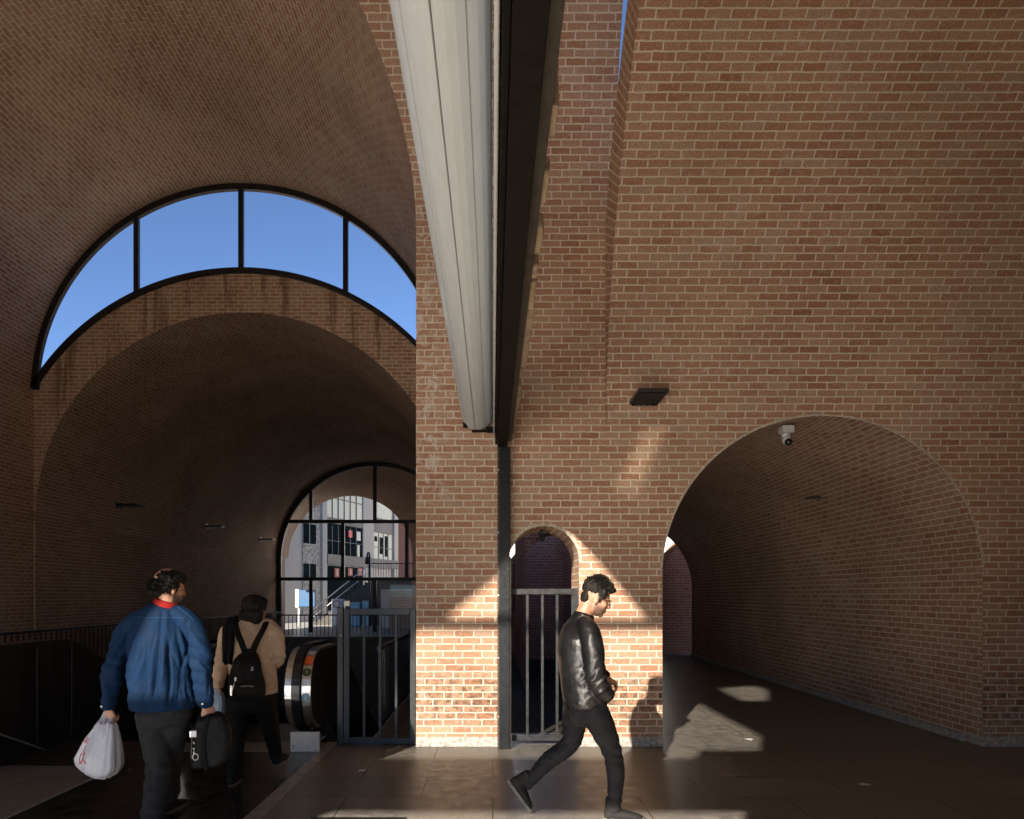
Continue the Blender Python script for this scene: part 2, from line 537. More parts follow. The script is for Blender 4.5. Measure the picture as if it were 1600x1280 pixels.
tag(obj('bounce_floor', bm, MAT['bounce_pave']), 'unseen pale floor added to bounce sunlight into the hall', kind='structure')  # out of view, added as a reflector for warm bounce light
bm = NB()
face(bm, [(-.8, 8.16, .004), (1.74, 8.16, .004), (1.74, 19.6, .004), (-.8, 19.6, .004)], [(0, 0), (2.5, 0), (2.5, 11), (0, 11)])
tag(obj('gravel_path', bm, MAT['gravel']), 'dark gravel behind the small gated arch', kind='structure')
bm = NB()
PZ = -6.5
def wallq(a, b, z0, z1):
    face(bm, [(*a, z0), (*b, z0), (*b, z1), (*a, z1)])
L_ = [(-8.62, 6.6), (-3.48, 6.6), (-3.48, 7.65), (-1.35, 7.65), (-1.35, 27), (-8.62, 27)]
for i in range(6):
    wallq(L_[i], L_[(i + 1) % 6], PZ, -.004)
face(bm, [(-8.62, 6.6, PZ), (-1.35, 6.6, PZ), (-1.35, 27, PZ), (-8.62, 27, PZ)])
tag(obj('pit_floor', bm, MAT['concrete']), 'concrete pit that the escalators descend into', kind='structure')

# ------------------------------------------------------------------ the brick wall with its two arches
# upper part follows the high cross vault (axis along X at Y=3.41, springing 5.48)
AY, HS, HR = 3.41, 5.48, 4.02
PX0, PX1 = -.81, 1.28
SA = dict(xc=.54, R=.37, zs=1.96)       # small arch
TA = dict(xc=3.48, R=1.69, zs=1.80)     # tunnel arch
def arch_top(x):
    for A in (SA, TA):
        if abs(x - A['xc']) < A['R'] - 1e-6:
            return A['zs'] + math.sqrt(A['R'] ** 2 - (x - A['xc']) ** 2)
    return 0.0
def arch_xs(A, n):
    return [A['xc'] - A['R'] * math.cos(PI * i / n) for i in range(n + 1)]

wall = thing('brick_wall', 'tall brick wall with a small gated arch beside a large tunnel arch', 'wall', (2, WY, 0))
bm = NB()
def wp(x, z): return (x, WY, z)
xs = sorted(set([PX0] + arch_xs(SA, 28) + [PX1] + arch_xs(TA, 56) + [5.6, 7, 9, 12.5]))
for a, b in zip(xs[:-1], xs[1:]):
    m = (a + b) / 2
    za, zb = arch_top(a), arch_top(b)
    if arch_top(m) > 0:
        A = SA if abs(m - SA['xc']) < SA['R'] else TA
        za = max(za, A['zs']); zb = max(zb, A['zs'])
    top = HS if m < PX1 else 3.51
    face(bm, [wp(a, za), wp(b, zb), wp(b, top), wp(a, top)], [(a, za), (b, zb), (b, top), (a, top)])
    if m > PX1:
        ty = 3.41 + math.sqrt(4.02 ** 2 - .52 ** 2)
        face(bm, [wp(a, top), wp(b, top), (b, ty, 3.6), (a, ty, 3.6)], [(a, top), (b, top), (b, 3.6), (a, 3.6)])
# reveals
def reveal(A, y1, n, vo=0.0):
    pts = [(A['xc'] - A['R'], 0.0), (A['xc'] - A['R'], A['zs'])]
    ss = [0.0, A['zs']]
    for i in range(1, n + 1):
        t = PI * i / n
        pts.append((A['xc'] - A['R'] * math.cos(t), A['zs'] + A['R'] * math.sin(t)))
        ss.append(A['zs'] + A['R'] * t)
    pts.append((A['xc'] + A['R'], 0.0)); ss.append(ss[-1] + A['zs'])
    return pts, ss
def sweep(bm, pts, ss, y0, y1, ny=1, mi=0):
    ys = lin(y0, y1, ny)
    grid(bm, lambda i, y: (pts[i][0], y, pts[i][1]), lambda i, y: (y, ss[i]), list(range(len(pts))), ys, mi)
p, s = reveal(SA, 8.15, 28)
sweep(bm, p, s, WY, 8.15)
# back face of the pier and its side towards the escalator hall
face(bm, [(PX0, WY, 0), (PX0, 13.6, 0), (PX0, 13.6, HS), (PX0, WY, HS)], [(WY, 0), (13.6, 0), (13.6, HS), (WY, HS)])
# back face around the small arch
for a, b in zip(xs[:-1], xs[1:]):
    m = (a + b) / 2
    if m > 1.7: break
    za, zb = arch_top(a), arch_top(b)
    if arch_top(m) > 0: za = max(za, SA['zs']); zb = max(zb, SA['zs'])
    face(bm, [(b, 8.15, zb), (a, 8.15, za), (a, 8.15, HS), (b, 8.15, HS)], [(b, zb), (a, za), (a, HS), (b, HS)])
face(bm, [(PX1, WY, 3.0), (PX1, 8.15, 3.0), (PX1, 8.15, 9.6), (PX1, WY, 9.6)], [(WY, 3), (8.15, 3), (8.15, 9.6), (WY, 9.6)])
o = obj('masonry', bm, MAT['wall'], wall)
bm = NB()
for a, b in ((PX0, .17), (.91, 1.79), (5.17, 12.5)):
    box(bm, a - (.004 if a > 0 else 0), b + .004, WY - .012, WY + .2, 0, .105, .006)
obj('plinth', bm, MAT['stone'], wall)
def arch_ring(A, w, proud, name, z0=None):
    bm = NB()
    n = 72
    rnd = random.Random(3)
    def pt(t, r, y):
        return (A['xc'] - r * math.cos(t), y, A['zs'] + r * math.sin(t))
    prev = None
    for i in range(n + 1):
        t = PI * i / n
        ww = w * (1 + .55 * (rnd.random() - .5))
        cur = (t, A['R'] + .001, A['R'] + ww)
        if prev:
            y = WY - proud
            a = [pt(prev[0], prev[1], y), pt(cur[0], cur[1], y), pt(cur[0], cur[2], y), pt(prev[0], prev[2], y)]
            face(bm, a)
            b = [pt(prev[0], prev[1], y), pt(cur[0], cur[1], y), pt(cur[0], cur[1], WY), pt(prev[0], prev[1], WY)]
            face(bm, b)
            c = [pt(prev[0], prev[2], y), pt(cur[0], cur[2], y), pt(cur[0], cur[2], WY), pt(prev[0], prev[2], WY)]
            face(bm, c)
        prev = cur
    return obj(name, bm, MAT['mortar'], wall)
arch_ring(SA, .030, .003, 'arch_edge')
arch_ring(TA, .022, .002, 'arch_edge')
# curved upper part (part of the high cross vault), cut by the hall vault on its left (groin)
VXC, VR = -4.84, 4.03
bm = NB()
ps = lin(0, PI, 72)
def hz(ps_): return HS + HR * math.sin(ps_)
def hy(ps_): return AY + HR * math.cos(ps_)
for a, b in zip(ps[:-1], ps[1:]):
    xa = VXC + VR * abs(math.cos(a)); xb = VXC + VR * abs(math.cos(b))
    n = 4
    for k in range(n):
        f0, f1 = k / n, (k + 1) / n
        q = []
        for (t, x0, f) in ((a, xa, f0), (a, xa, f1), (b, xb, f1), (b, xb, f0)):
            x = x0 + (PX1 - x0) * f
            q.append(((x, hy(t), hz(t)), (x, HS + HR * t)))
        fc = face(bm, [v[0] for v in q], [v[1] for v in q])
        if fc: fc.smooth = True
bmesh.ops.remove_doubles(bm, verts=bm.verts[:], dist=1e-4)
obj('vault_soffit', bm, MAT['wall'], wall)

# ------------------------------------------------------------------ low vault over the right bay
RX0, RX1, LS, LR, LE = 1.19, 12.5, 3.08, 4.02, 4.70
bay = thing('brick_vault', 'low brick barrel vault curving overhead above the large tunnel arch', 'vault', (5, AY, LS))
bm = NB()
ts = lin(0, PI, 80)
grid(bm, lambda t, x: (x, AY + LR * math.cos(t), LS + LR * math.sin(t)), lambda t, x: (x, 3.078 + LR * t), lin(math.asin(.52 / LR), 1.45, 40), lin(RX0, RX1, 8))
bq = NB()
grid(bq, lambda t, x: (x, AY + LR * math.cos(t), LS + LR * math.sin(t)), lambda t, x: (x, 3.078 + LR * t), lin(1.45, PI, 40), lin(RX0, 5.0, 4))
obj('bounce_soffit', bq, MAT['rear'], bay)  # unseen rear part made pale to bounce light
bq = NB()
grid(bq, lambda t, x: (x, AY + LR * math.cos(t), LS + LR * math.sin(t)), lambda t, x: (x, 3.078 + LR * t), lin(1.45, PI, 40), lin(5.0, RX1, 4))
obj('rear_soffit', bq, MAT['wall'], bay)
grid(bm, lambda t, x: (x, AY + LE * math.cos(t), LS + LE * math.sin(t)), lambda t, x: (x, LE * t), lin(.25, PI, 80), lin(RX0, RX1, 8), flip=True)
grid(bm, lambda t, r: (RX0, AY + r * math.cos(t), LS + r * math.sin(t)), lambda t, r: (r - LR, 3.09 + LR * t), ts, lin(LR, LE, 3), flip=True)
bmesh.ops.remove_doubles(bm, verts=bm.verts[:], dist=1e-4)
obj('vault_shell', bm, MAT['wall'], bay)
bm = NB()
# blind wall far to the right closing the bay, and the extension of the springing wall behind the camera
face(bm, [(RX1, -1.0, 0), (RX1, WY, 0), (RX1, WY, 7.2), (RX1, -1.0, 7.2)], [(-1, 0), (WY, 0), (WY, 7.2), (-1, 7.2)])
obj('end_wall', bm, MAT['wall'], bay)

# ------------------------------------------------------------------ right hand tunnel
tun = thing('brick_tunnel', 'dark brick barrel tunnel receding behind the large right arch', 'tunnel', (TA['xc'], WY, 0))
bm = NB()
p, s = reveal(TA, 0, 64)
sweep(bm, p, s, WY, 18.3, 12)
obj('lining', bm, MAT['tunnel'], tun)
bm = NB()
box(bm, 5.11, 5.168, WY + .25, 18.2, .003, .09, .008)
box(bm, 1.792, 1.85, WY + .25, 18.2, .003, .09, .008)
obj('kerb', bm, MAT['stone'], tun)

# things glimpsed through the small arch and the end of the tunnel
def arched_wall(xc, Rr, zs, Y, th, label, m, z0=0.0):
    bm = NB()
    n = 40
    out = [(xc - Rr, z0)] + [(xc - Rr * math.cos(PI * i / n), zs + Rr * math.sin(PI * i / n)) for i in range(n + 1)] + [(xc + Rr, z0)]
    face(bm, [(x, Y, z) for x, z in out], list(out))
    face(bm, [(x, Y + th, z) for x, z in reversed(out)], list(reversed(out)))
    for (a, b) in zip(out[:-1], out[1:]):
        face(bm, [(a[0], Y, a[1]), (a[0], Y + th, a[1]), (b[0], Y + th, b[1]), (b[0], Y, b[1])], [(0, a[1]), (th, a[1]), (th, b[1]), (0, b[1])])
    return tag(obj('brick_gable', bm, m), label, 'wall')
arched_wall(2.0, 1.8, 1.62, 20.0, 1.5, 'round topped brick wall with a railing, behind the small gated arch', MAT['redbrick'])
arched_wall(6.05, 1.49, 1.9, 19.0, 1.0, 'reddish round topped brick wall at the far end of the right tunnel', MAT['redbrick'])
bm = NB()
box(bm, -2, 45, 60, 60.6, 0, 14)
tag(obj('plaster_wall', bm, MAT['pale']), 'bright sunlit pale wall glimpsed behind the far brick gables', 'wall')
bm = NB()
box(bm, 1.9, 9, 18.31, 23, 3.75, 4.0)
tag(obj('sky_blocker', bm, MAT['concrete']), 'slab added over the far end of the right tunnel to block sky light', 'sky_blocker')  # unseen slab added to keep sky light off the gable and tunnel floor
ps2 = thing('brick_passage', 'dark brick passage seen through the small gated arch', 'passage', (1.15, 12, 0))
bm = NB()
PA = dict(xc=1.15, R=.60, zs=2.1)
p, s = reveal(PA, 0, 32)
sweep(bm, p, s, 12.0, 13.0, 2)
face(bm, [(.55, 17.5, 0), (1.76, 17.5, 0), (1.76, 17.5, 3.3), (.55, 17.5, 3.3)], [(0, 0), (2.05, 0), (2.05, 3.3), (0, 3.3)])
face(bm, [(.56, 13.0, 0), (.56, 17.5, 0), (.56, 17.5, 3.3), (.56, 13.0, 3.3)], [(0, 0), (2.6, 0), (2.6, 3.3), (0, 3.3)])
face(bm, [(1.76, 13.0, 0), (1.76, 17.5, 0), (1.76, 17.5, 3.3), (1.76, 13.0, 3.3)], [(0, 0), (2.6, 0), (2.6, 3.3), (0, 3.3)])
face(bm, [(.549, 12, 0), (.549, 17.5, 0), (.549, 17.5, 3.3), (.549, 12, 3.3)], [(12, 0), (17.5, 0), (17.5, 3.3), (12, 3.3)])
for a, b in zip(arch_xs(PA, 24)[:-1], arch_xs(PA, 24)[1:]):
    za = PA['zs'] + math.sqrt(max(0, PA['R'] ** 2 - (a - PA['xc']) ** 2)); zb = PA['zs'] + math.sqrt(max(0, PA['R'] ** 2 - (b - PA['xc']) ** 2))
    face(bm, [(a, 12, za), (b, 12, zb), (b, 12, 3.3), (a, 12, 3.3)], [(a, za), (b, zb), (b, 3.3), (a, 3.3)])
face(bm, [(1.75, 12, 0), (1.78, 12, 0), (1.78, 12, 3.3), (1.75, 12, 3.3)], [(0, 0), (.03, 0), (.03, 3.3), (0, 3.3)])
face(bm, [(.549, 12, 3.3), (1.78, 12, 3.3), (1.78, 13.0, 3.3), (.549, 13.0, 3.3)], [(0, 0), (1.2, 0), (1.2, 5), (0, 5)])
obj('lining', bm, MAT['mauve'], ps2)
bm = NB()
for k in range(15):
    x = .16 + k * .11
    bar(bm, (x, 19.7, 1.15), (x, 19.7, 2.42), .014, n=6)
bar(bm, (.1, 19.7, 2.42), (1.8, 19.7, 2.42), .022, n=6)
bar(bm, (.1, 19.7, 1.2), (1.8, 19.7, 1.2), .03, n=6)
tag(obj('railing', bm, MAT['black']), 'black balcony railing seen through the small gated arch', 'railing')

# ------------------------------------------------------------------ high vault of the escalator hall
hall = thing('brick_vault', 'high brick barrel vault over the escalator hall with a crescent window', 'vault', (VXC, 8, HS))
bm = NB()
BY = -1.0            # inner face of the wall behind the camera
LY = 13.6            # plane of the crescent window
ph = lin(0, PI, 96)
def vpt(t, y): return (VXC + VR * math.cos(t), y, HS + VR * math.sin(t))
for a, b in zip(ph[:-1], ph[1:]):
    if (a + b) / 2 > PI / 2:       # left half runs through
        segs = [(5.2, 5.2, LY, LY)]
    else:
        ca, cb = VR * abs(math.cos(a)), VR * abs(math.cos(b))
        segs = [(BY, BY, AY - ca, AY - cb), (AY + ca, AY + cb, LY, LY)]
    for y0a, y0b, y1a, y1b in segs:
        n = 6
        for k in range(n):
            f0, f1 = k / n, (k + 1) / n
            q = []
            for t, (s0, s1), f in ((a, (y0a, y1a), f0), (a, (y0a, y1a), f1), (b, (y0b, y1b), f1), (b, (y0b, y1b), f0)):
                y = s0 + (s1 - s0) * f
                q.append((vpt(t, y), (y, HS + VR * t)))
            fc = face(bm, [v[0] for v in q], [v[1] for v in q])
            if fc: fc.smooth = True
bmesh.ops.remove_doubles(bm, verts=bm.verts[:], dist=1e-4)
obj('vault_soffit', bm, MAT['vault'], hall)
bm = NB()
grid(bm, lambda t, y: vpt(t, y), lambda t, y: (y, HS + VR * t), lin(PI / 2, PI, 48), [BY, 2, 5.2])
obj('bounce_soffit', bm, MAT['rear'], hall)  # out of view, made pale to lift the bounce light
bm = NB()
XL = VXC - VR
face(bm, [(XL, 5.2, PZ), (XL, LY, PZ), (XL, LY, HS), (XL, 5.2, HS)], [(5.2, PZ + .03), (LY, PZ + .03), (LY, HS), (5.2, HS)])
bq = NB()
face(bq, [(XL, BY, 0), (XL, 5.2, 0), (XL, 5.2, HS), (XL, BY, HS)], [(BY, 0), (5.2, 0), (5.2, HS), (BY, HS)])
obj('bounce_wall', bq, MAT['rear'], hall)  # unseen stretch of wall, pale for bounce light only
obj('side_wall', bm, MAT['vault'], hall)

# ------------------------------------------------------------------ escalator tunnel behind it
TR, TS, TE, TEZ, TY = 4.0, 3.06, 4.70, 3.15, 29.0
et = thing('brick_tunnel', 'huge dark brick tunnel that the escalators descend into', 'tunnel', (VXC, LY, 0))
bm = NB()
n = 80
xs2 = [VXC - 4.029 * math.cos(PI * i / n) for i in range(n + 1)]
def zin(x): return TS + math.sqrt(max(0, TR ** 2 - (x - VXC) ** 2)) if abs(x - VXC) < TR else TS
def zou(x): return TEZ + math.sqrt(TE ** 2 - (x - VXC) ** 2)
for a, b in zip(xs2[:-1], xs2[1:]):
    face(bm, [(a, LY, zin(a)), (b, LY, zin(b)), (b, LY, zou(b)), (a, LY, zou(a))], [(a, zin(a)), (b, zin(b)), (b, zou(b)), (a, zou(a))])
face(bm, [(VXC - VR - .05, LY, PZ), (VXC - TR + .002, LY, PZ), (VXC - TR + .002, LY, 3.2), (VXC - VR - .05, LY, 3.2)], [(0, -6), (.1, -6), (.1, 3), (0, 3)])
obj('front_arch', bm, MAT['lunette'], et)
bm = NB()
ts = lin(0, PI, 80)
grid(bm, lambda t, y: (VXC + TR * math.cos(t), y, TS + TR * math.sin(t)), lambda t, y: (y, TS + TR * t), ts, lin(LY, TY, 8))
for sx in (-1, 1):
    x = VXC + sx * TR
    face(bm, [(x, LY, PZ), (x, TY, PZ), (x, TY, TS), (x, LY, TS)], [(LY, PZ + .03), (TY, PZ + .03), (TY, TS), (LY, TS)])
bmesh.ops.remove_doubles(bm, verts=bm.verts[:], dist=1e-4)
obj('lining', bm, MAT['tunnel'], et)
bm = NB()
grid(bm, lambda t, y: (VXC + TE * math.cos(t), y, TEZ + TE * math.sin(t)), lambda t, y: (y, TE * t), ts, [LY + .01, TY], flip=True)
obj('roof_shell', bm, MAT['tunnel'], et)
# narrower skewed end arch beyond the window
EX, ER, EZ, EY = -6.8, 3.0, 3.35, 33.2
bm = NB()
def lo(t, f):
    xc = VXC + (EX - VXC) * f; r = TR + (ER - TR) * f; zs = TS + (EZ - TS) * f
    return (xc + r * math.cos(t), TY + .02 + (EY - TY) * f, zs + r * math.sin(t))
grid(bm, lo, lambda t, f: (f * (EY - TY), TS + TR * t), ts, lin(0, 1, 4))
for t in (0, PI):
    q = [lo(t, 0), lo(t, 1)]
    face(bm, [(q[0][0], q[0][1], -.3), (q[1][0], q[1][1], -.3), q[1], q[0]], [(0, -.3), (4.2, -.3), (4.2, 3.2), (0, 3.2)])
for i in range(80):
    a, b = ts[i], ts[i + 1]
    pa, pb = lo(a, 1), lo(b, 1)
    qa = (EX + 4.6 * math.cos(a), EY + .02, EZ + 4.6 * math.sin(a)); qb = (EX + 4.6 * math.cos(b), EY + .02, EZ + 4.6 * math.sin(b))
    face(bm, [pa, pb, qb, qa], [(pa[0], pa[2]), (pb[0], pb[2]), (qb[0], qb[2]), (qa[0], qa[2])])
# thickness of the end arch
grid(bm, lambda t, f: (EX + ER * math.cos(t), EY + .02 + .55 * f, EZ + ER * math.sin(t)), lambda t, f: (f * .55, ER * t), ts, [0, 1])
obj('end_arch', bm, MAT['far'], et)

# ------------------------------------------------------------------ unseen wall added behind the camera, openings shaped to throw the sun patches
def extrude_poly(bm, outer, holes, y0, y1, uvo=0.0):
    """polygon with holes in the XZ plane, given thickness along Y"""
    loops = [outer] + holes
    flat = [p for l in loops for p in l]
    tris = tessellate_polygon([[Vector((x, z, 0)) for x, z in l] for l in loops])
    for t in tris:
        for y in (y0, y1):
            face(bm, [(flat[i][0], y, flat[i][1]) for i in t], [(flat[i][0], flat[i][1]) for i in t])
    for l in loops:
        for i in range(len(l)):
            a, b = l[i], l[(i + 1) % len(l)]
            face(bm, [(a[0], y0, a[1]), (b[0], y0, b[1]), (b[0], y1, b[1]), (a[0], y1, a[1])],
                 [(y0, a[1] + a[0]), (y0, b[1] + b[0]), (y1, b[1] + b[0]), (y1, a[1] + a[0])])
rear = thing('sun_mask_wall', 'pale unseen wall added behind the viewer, openings shaped to cast sun patches', 'wall', (0, BY, 0))
bm = NB()
A_ = [(-5.4, 3.35), (-1.33, 3.35), (-1.33, 3.506), (-.72, 3.506), (-.72, 3.79), (-1.78, 4.86), (-4.41, 4.86), (-4.80, 3.95), (-4.97, 3.55), (-5.02, 3.40), (-5.38, 3.39)]
B_ = [(-1.92, 4.93), (-2.75, 5.9), (-3.36, 5.56), (-4.16, 4.93)]
C_ = [(-1.10, 4.95), (-.73, 4.95), (-.80, 5.80), (-1.65, 5.60)]
D_ = [(-8.6, .02), (.3, .02), (.3, 2.45), (-.74, 2.46), (-.74, 2.68), (-3.85, 2.68), (-3.85, 2.46), (-8.6, 2.44)]
E_ = [(-2.02, 7.03), (-1.56, 7.13), (-2.05, 6.12), (-2.36, 6.30)]
extrude_poly(bm, [(-9, -.0), (12.6, -.0), (12.6, 9.6), (-9, 9.6)], [A_, B_, C_, D_, E_], BY - .15, BY)
obj('masonry', bm, MAT['rear'], rear)
for poly, mt in ((A_, 'sun_dimmer'), (B_, 'sun_dimmer'), (C_, 'sun_dimmer')):
    bm = NB()
    for t in tessellate_polygon([[Vector((x, z, 0)) for x, z in poly]]):
        face(bm, [(poly[i][0], BY - .07, poly[i][1]) for i in t])
    obj('pane', bm, MAT[mt], rear)  # panes added to dim the direct sun
bm = NB()
def ep(u, v):
    tl, tr, br, bl_ = (Vector(p) for p in E_)
    p = tl.lerp(tr, u).lerp(bl_.lerp(br, u), v)
    return (p.x, BY - .07, p.y)
cu = (0, .16, .36, .64, .84, 1); cv = (0, .10, .24, .70, .88, 1)
for i in range(5):
    for j in range(5):
        k = min(i, 4 - i, j, 4 - j)
        face(bm, [ep(cu[i], cv[j]), ep(cu[i + 1], cv[j]), ep(cu[i + 1], cv[j + 1]), ep(cu[i], cv[j + 1])], mi=2 - k)
obj('pane', bm, [MAT['smoked'], MAT['glow_mid'], MAT['glow_edge']], rear)  # graded filter added to throw a soft glow band on the wall
bm = NB()
face(bm, [(PX0, BY, HS), (PX1, BY, HS), (PX1, AY - HR, HS), (PX0, AY - HR, HS)], [(0, 0), (2, 0), (2, .4), (0, .4)])
obj('leak_cap', bm, MAT['wall'], rear)  # unseen cap added to stop sky light leaking through the gap

# ------------------------------------------------------------------ crescent window
cw = thing('crescent_window', 'black framed crescent window of blue sky above the tunnel mouth', 'window', (VXC, LY, HS))
def ring_bar(bm, xc, zc, r0, r1, y0, y1, t0, t1, n=72):
    for i in range(n):
        a = t0 + (t1 - t0) * i / n; b = t0 + (t1 - t0) * (i + 1) / n
        P = lambda t, r, y: (xc + r * math.cos(t), y, zc + r * math.sin(t))
        for q in ([P(a, r0, y0), P(b, r0, y0), P(b, r1, y0), P(a, r1, y0)], [P(a, r0, y1), P(b, r0, y1), P(b, r1, y1), P(a, r1, y1)],
                  [P(a, r0, y0), P(b, r0, y0), P(b, r0, y1), P(a, r0, y1)], [P(a, r1, y0), P(b, r1, y0), P(b, r1, y1), P(a, r1, y1)]):
            face(bm, q)
bm = NB()
ring_bar(bm, VXC, HS, 3.91, 4.024, LY - .10, LY - .01, .02, PI - .02)
aa = math.acos(4.0 / 4.75)
ring_bar(bm, VXC, TEZ, 4.655, 4.74, LY - .10, LY - .01, aa - .02, PI - aa + .02)
obj('frame', bm, MAT['black'], cw)
for dx in (-2.01, 0, 2.01):
    bm = NB()
    z0 = TEZ + math.sqrt(4.72 ** 2 - dx * dx); z1 = HS + math.sqrt(3.92 ** 2 - dx * dx)
    box(bm, VXC + dx - .048, VXC + dx + .048, LY - .09, LY - .02, z0, z1)
    obj('mullion', bm, MAT['black'], cw)
edges = [-3.9, -2.06, -.05, .05, 1.96, 2.06, 3.9]
for x0, x1 in ((-3.88, -2.06), (-1.96, -.05), (.05, 1.96), (2.06, 3.88)):
    bm = NB()
    for i in range(12):
        a = x0 + (x1 - x0) * i / 12; b = x0 + (x1 - x0) * (i + 1) / 12
        f = lambda d: (TEZ + math.sqrt(4.735 ** 2 - d * d), max(TEZ + math.sqrt(4.735 ** 2 - d * d), HS + math.sqrt(max(0, 3.915 ** 2 - d * d))))
        (a0, a1), (b0, b1) = f(a), f(b)
        face(bm, [(VXC + a, LY - .05, a0), (VXC + b, LY - .05, b0), (VXC + b, LY - .05, b1), (VXC + a, LY - .05, a1)])
    obj('pane', bm, MAT['glass'], cw)

# ------------------------------------------------------------------ window at the far end of the tunnel
fw = thing('arched_window', 'black framed arched window at the far end of the escalator tunnel', 'window', (VXC, TY, 0))
bm = NB()
FY0, FY1 = TY - .16, TY - .04
ring_bar(bm, VXC, TS, 3.83, 3.999, FY0, FY1, 0, PI)
for sx in (-1, 1):
    x = VXC + sx * 3.915
    box(bm, x - .083, x + .083, FY0, FY1, -.3, TS)
obj('frame', bm, MAT['black'], fw)
zb1, zb2 = 4.62, 2.26
def halfw(z): return math.sqrt(max(0, 3.84 ** 2 - max(0, z - TS) ** 2))
for z in (zb1, zb2, -.12):
    bm = NB(); w = halfw(z)
    box(bm, VXC - w, VXC + w, FY0 + .01, FY1 - .01, z - .07, z + .07)
    obj('transom', bm, MAT['black'], fw)
for dx, z0, z1 in [(-2.62, zb1, None), (0, zb1, None), (2.62, zb1, None), (-1.31, zb2, zb1), (1.31, zb2, zb1), (-2.62, 0, zb2), (0, 0, zb2), (2.62, 0, zb2)]:
    bm = NB()
    if z1 is None: z1 = TS + math.sqrt(3.84 ** 2 - dx * dx)
    else: z1 -= .068
    box(bm, VXC + dx - .07, VXC + dx + .07, FY0 + .005, FY1 - .005, z0 + .068, z1)
    obj('mullion', bm, MAT['black'], fw)
bm = NB()
for i in range(40):
    a = VXC - 3.84 * math.cos(PI * i / 40); b = VXC - 3.84 * math.cos(PI * (i + 1) / 40)
    f = lambda x: TS + math.sqrt(max(0, 3.84 ** 2 - (x - VXC) ** 2))
    face(bm, [(a, TY - .1, 0), (b, TY - .1, 0), (b, TY - .1, f(b)), (a, TY - .1, f(a))])
obj('pane', bm, MAT['glass'], fw)

# ------------------------------------------------------------------ roller shutter, beam and post
sh = thing('roller_shutter', 'pale grey rolled up shutter running overhead to the brick pier', 'roller shutter', (-.165, 4, 3.49))
bm = NB()
SX, SZ, SR = -.165, 3.49, .160
ns = 9
def prof():
    P = []
    for i in range(ns):
        a0 = 2 * PI * i / ns - .30; a1 = 2 * PI * (i + 1) / ns - .30
        for k in range(7):
            f = k / 7
            a = a0 + (a1 - a0) * (.035 + .93 * f / (6 / 7))
            r = SR * (1 + .012 * math.sin(PI * f / (6 / 7))) + (.0012 if k in (2, 4) else 0)
            P.append((a, r, 0))
        P.append((a1 - .012, SR * .955, 1)); P.append((a1 + .012, SR * .955, 1))
    return P
P = prof()
ysh = [.3, 2, 4, 6, 7.36]
rows = []
for y in ysh:
    rows.append([bm.verts.new((SX + r * math.cos(a), y, SZ + r * math.sin(a))) for a, r, m in P])
for i in range(len(ysh) - 1):
    for k in range(len(P)):
        k2 = (k + 1) % len(P)
        f = bm.faces.new((rows[i][k], rows[i][k2], rows[i + 1][k2], rows[i + 1][k]))
        f.material_index = 1 if (P[k][2] and P[k2][2]) else 0
# rounded closed end
L = rows[-1]
for s_, dy in ((.97, .03), (.86, .05), (.5, .058)):
    nw = [bm.verts.new((SX + (v.co.x - SX) * s_ / 1.0, 7.36 + dy, SZ + (v.co.z - SZ) * s_)) for v in rows[-1]]
    for k in range(len(P)):
        k2 = (k + 1) % len(P)
        bm.faces.new((L[k], L[k2], nw[k2], nw[k]))
    L = nw
bm.faces.new(L)
obj('rolled_curtain', bm, [MAT['shutter'], MAT['shutterseam']], sh)
bm = NB()
box(bm, .004, .018, .3, 7.40, 3.25, 3.75, .003)
obj('side_strip', bm, MAT['shutter'], sh)
bm = NB()
box(bm, -.31, -.26, 7.33, 7.425, 3.36, 3.42, .004); box(bm, -.22, -.02, 7.36, 7.425, 3.315, 3.33, .003)
box(bm, -.07, .03, 7.35, 7.425, 3.31, 3.36, .004)
obj('bracket', bm, MAT['beam'], sh)

be = thing('steel_beam', 'dark rusty steel beam overhead beside the rolled shutter', 'beam', (.1, 4, 3.2))
bm = NB()
box(bm, .052, .150, .3, 7.30, 3.14, 3.50, .004)
box(bm, .026, .050, .3, 7.38, 3.18, 3.75, .003)
obj('web', bm, MAT['beam'], be)
bm = NB()
box(bm, .152, .196, .3, 7.34, 3.205, 3.23, .002)
box(bm, .152, .160, .3, 7.34, 3.232, 3.5, .0)
obj('flange', bm, plain('primer_flange', (.034, .027, .021), .7, bump=.5, bscale=20, var=.5, vscale=10), be)
bm = NB()
rnd = random.Random(11)
y = 2.35
while y < 7.2:
    l = rnd.uniform(.08, .35); 
    if 4.3 < y < 4.75: l = .5
    w = rnd.uniform(.010, .034)
    x1 = .198 + w
    box(bm, .170, x1, y, min(7.4, y + l), 3.235, 3.235 + rnd.uniform(.05, .16), .008)
    y += l + rnd.uniform(.05, .32)
box(bm, .170, .240, 4.05, 5.05, 3.235, 3.50, .01)
bmesh.ops.subdivide_edges(bm, edges=bm.edges[:], cuts=3, use_grid_fill=True)
for v in bm.verts: v.co += Vector((noise.noise(v.co * 17) * .010, noise.noise(v.co * 17 + Vector((9, 0, 0))) * .02, noise.noise(v.co * 17 + Vector((0, 9, 0))) * .012))
obj('mortar_remains', bm, MAT['plaster'], be)

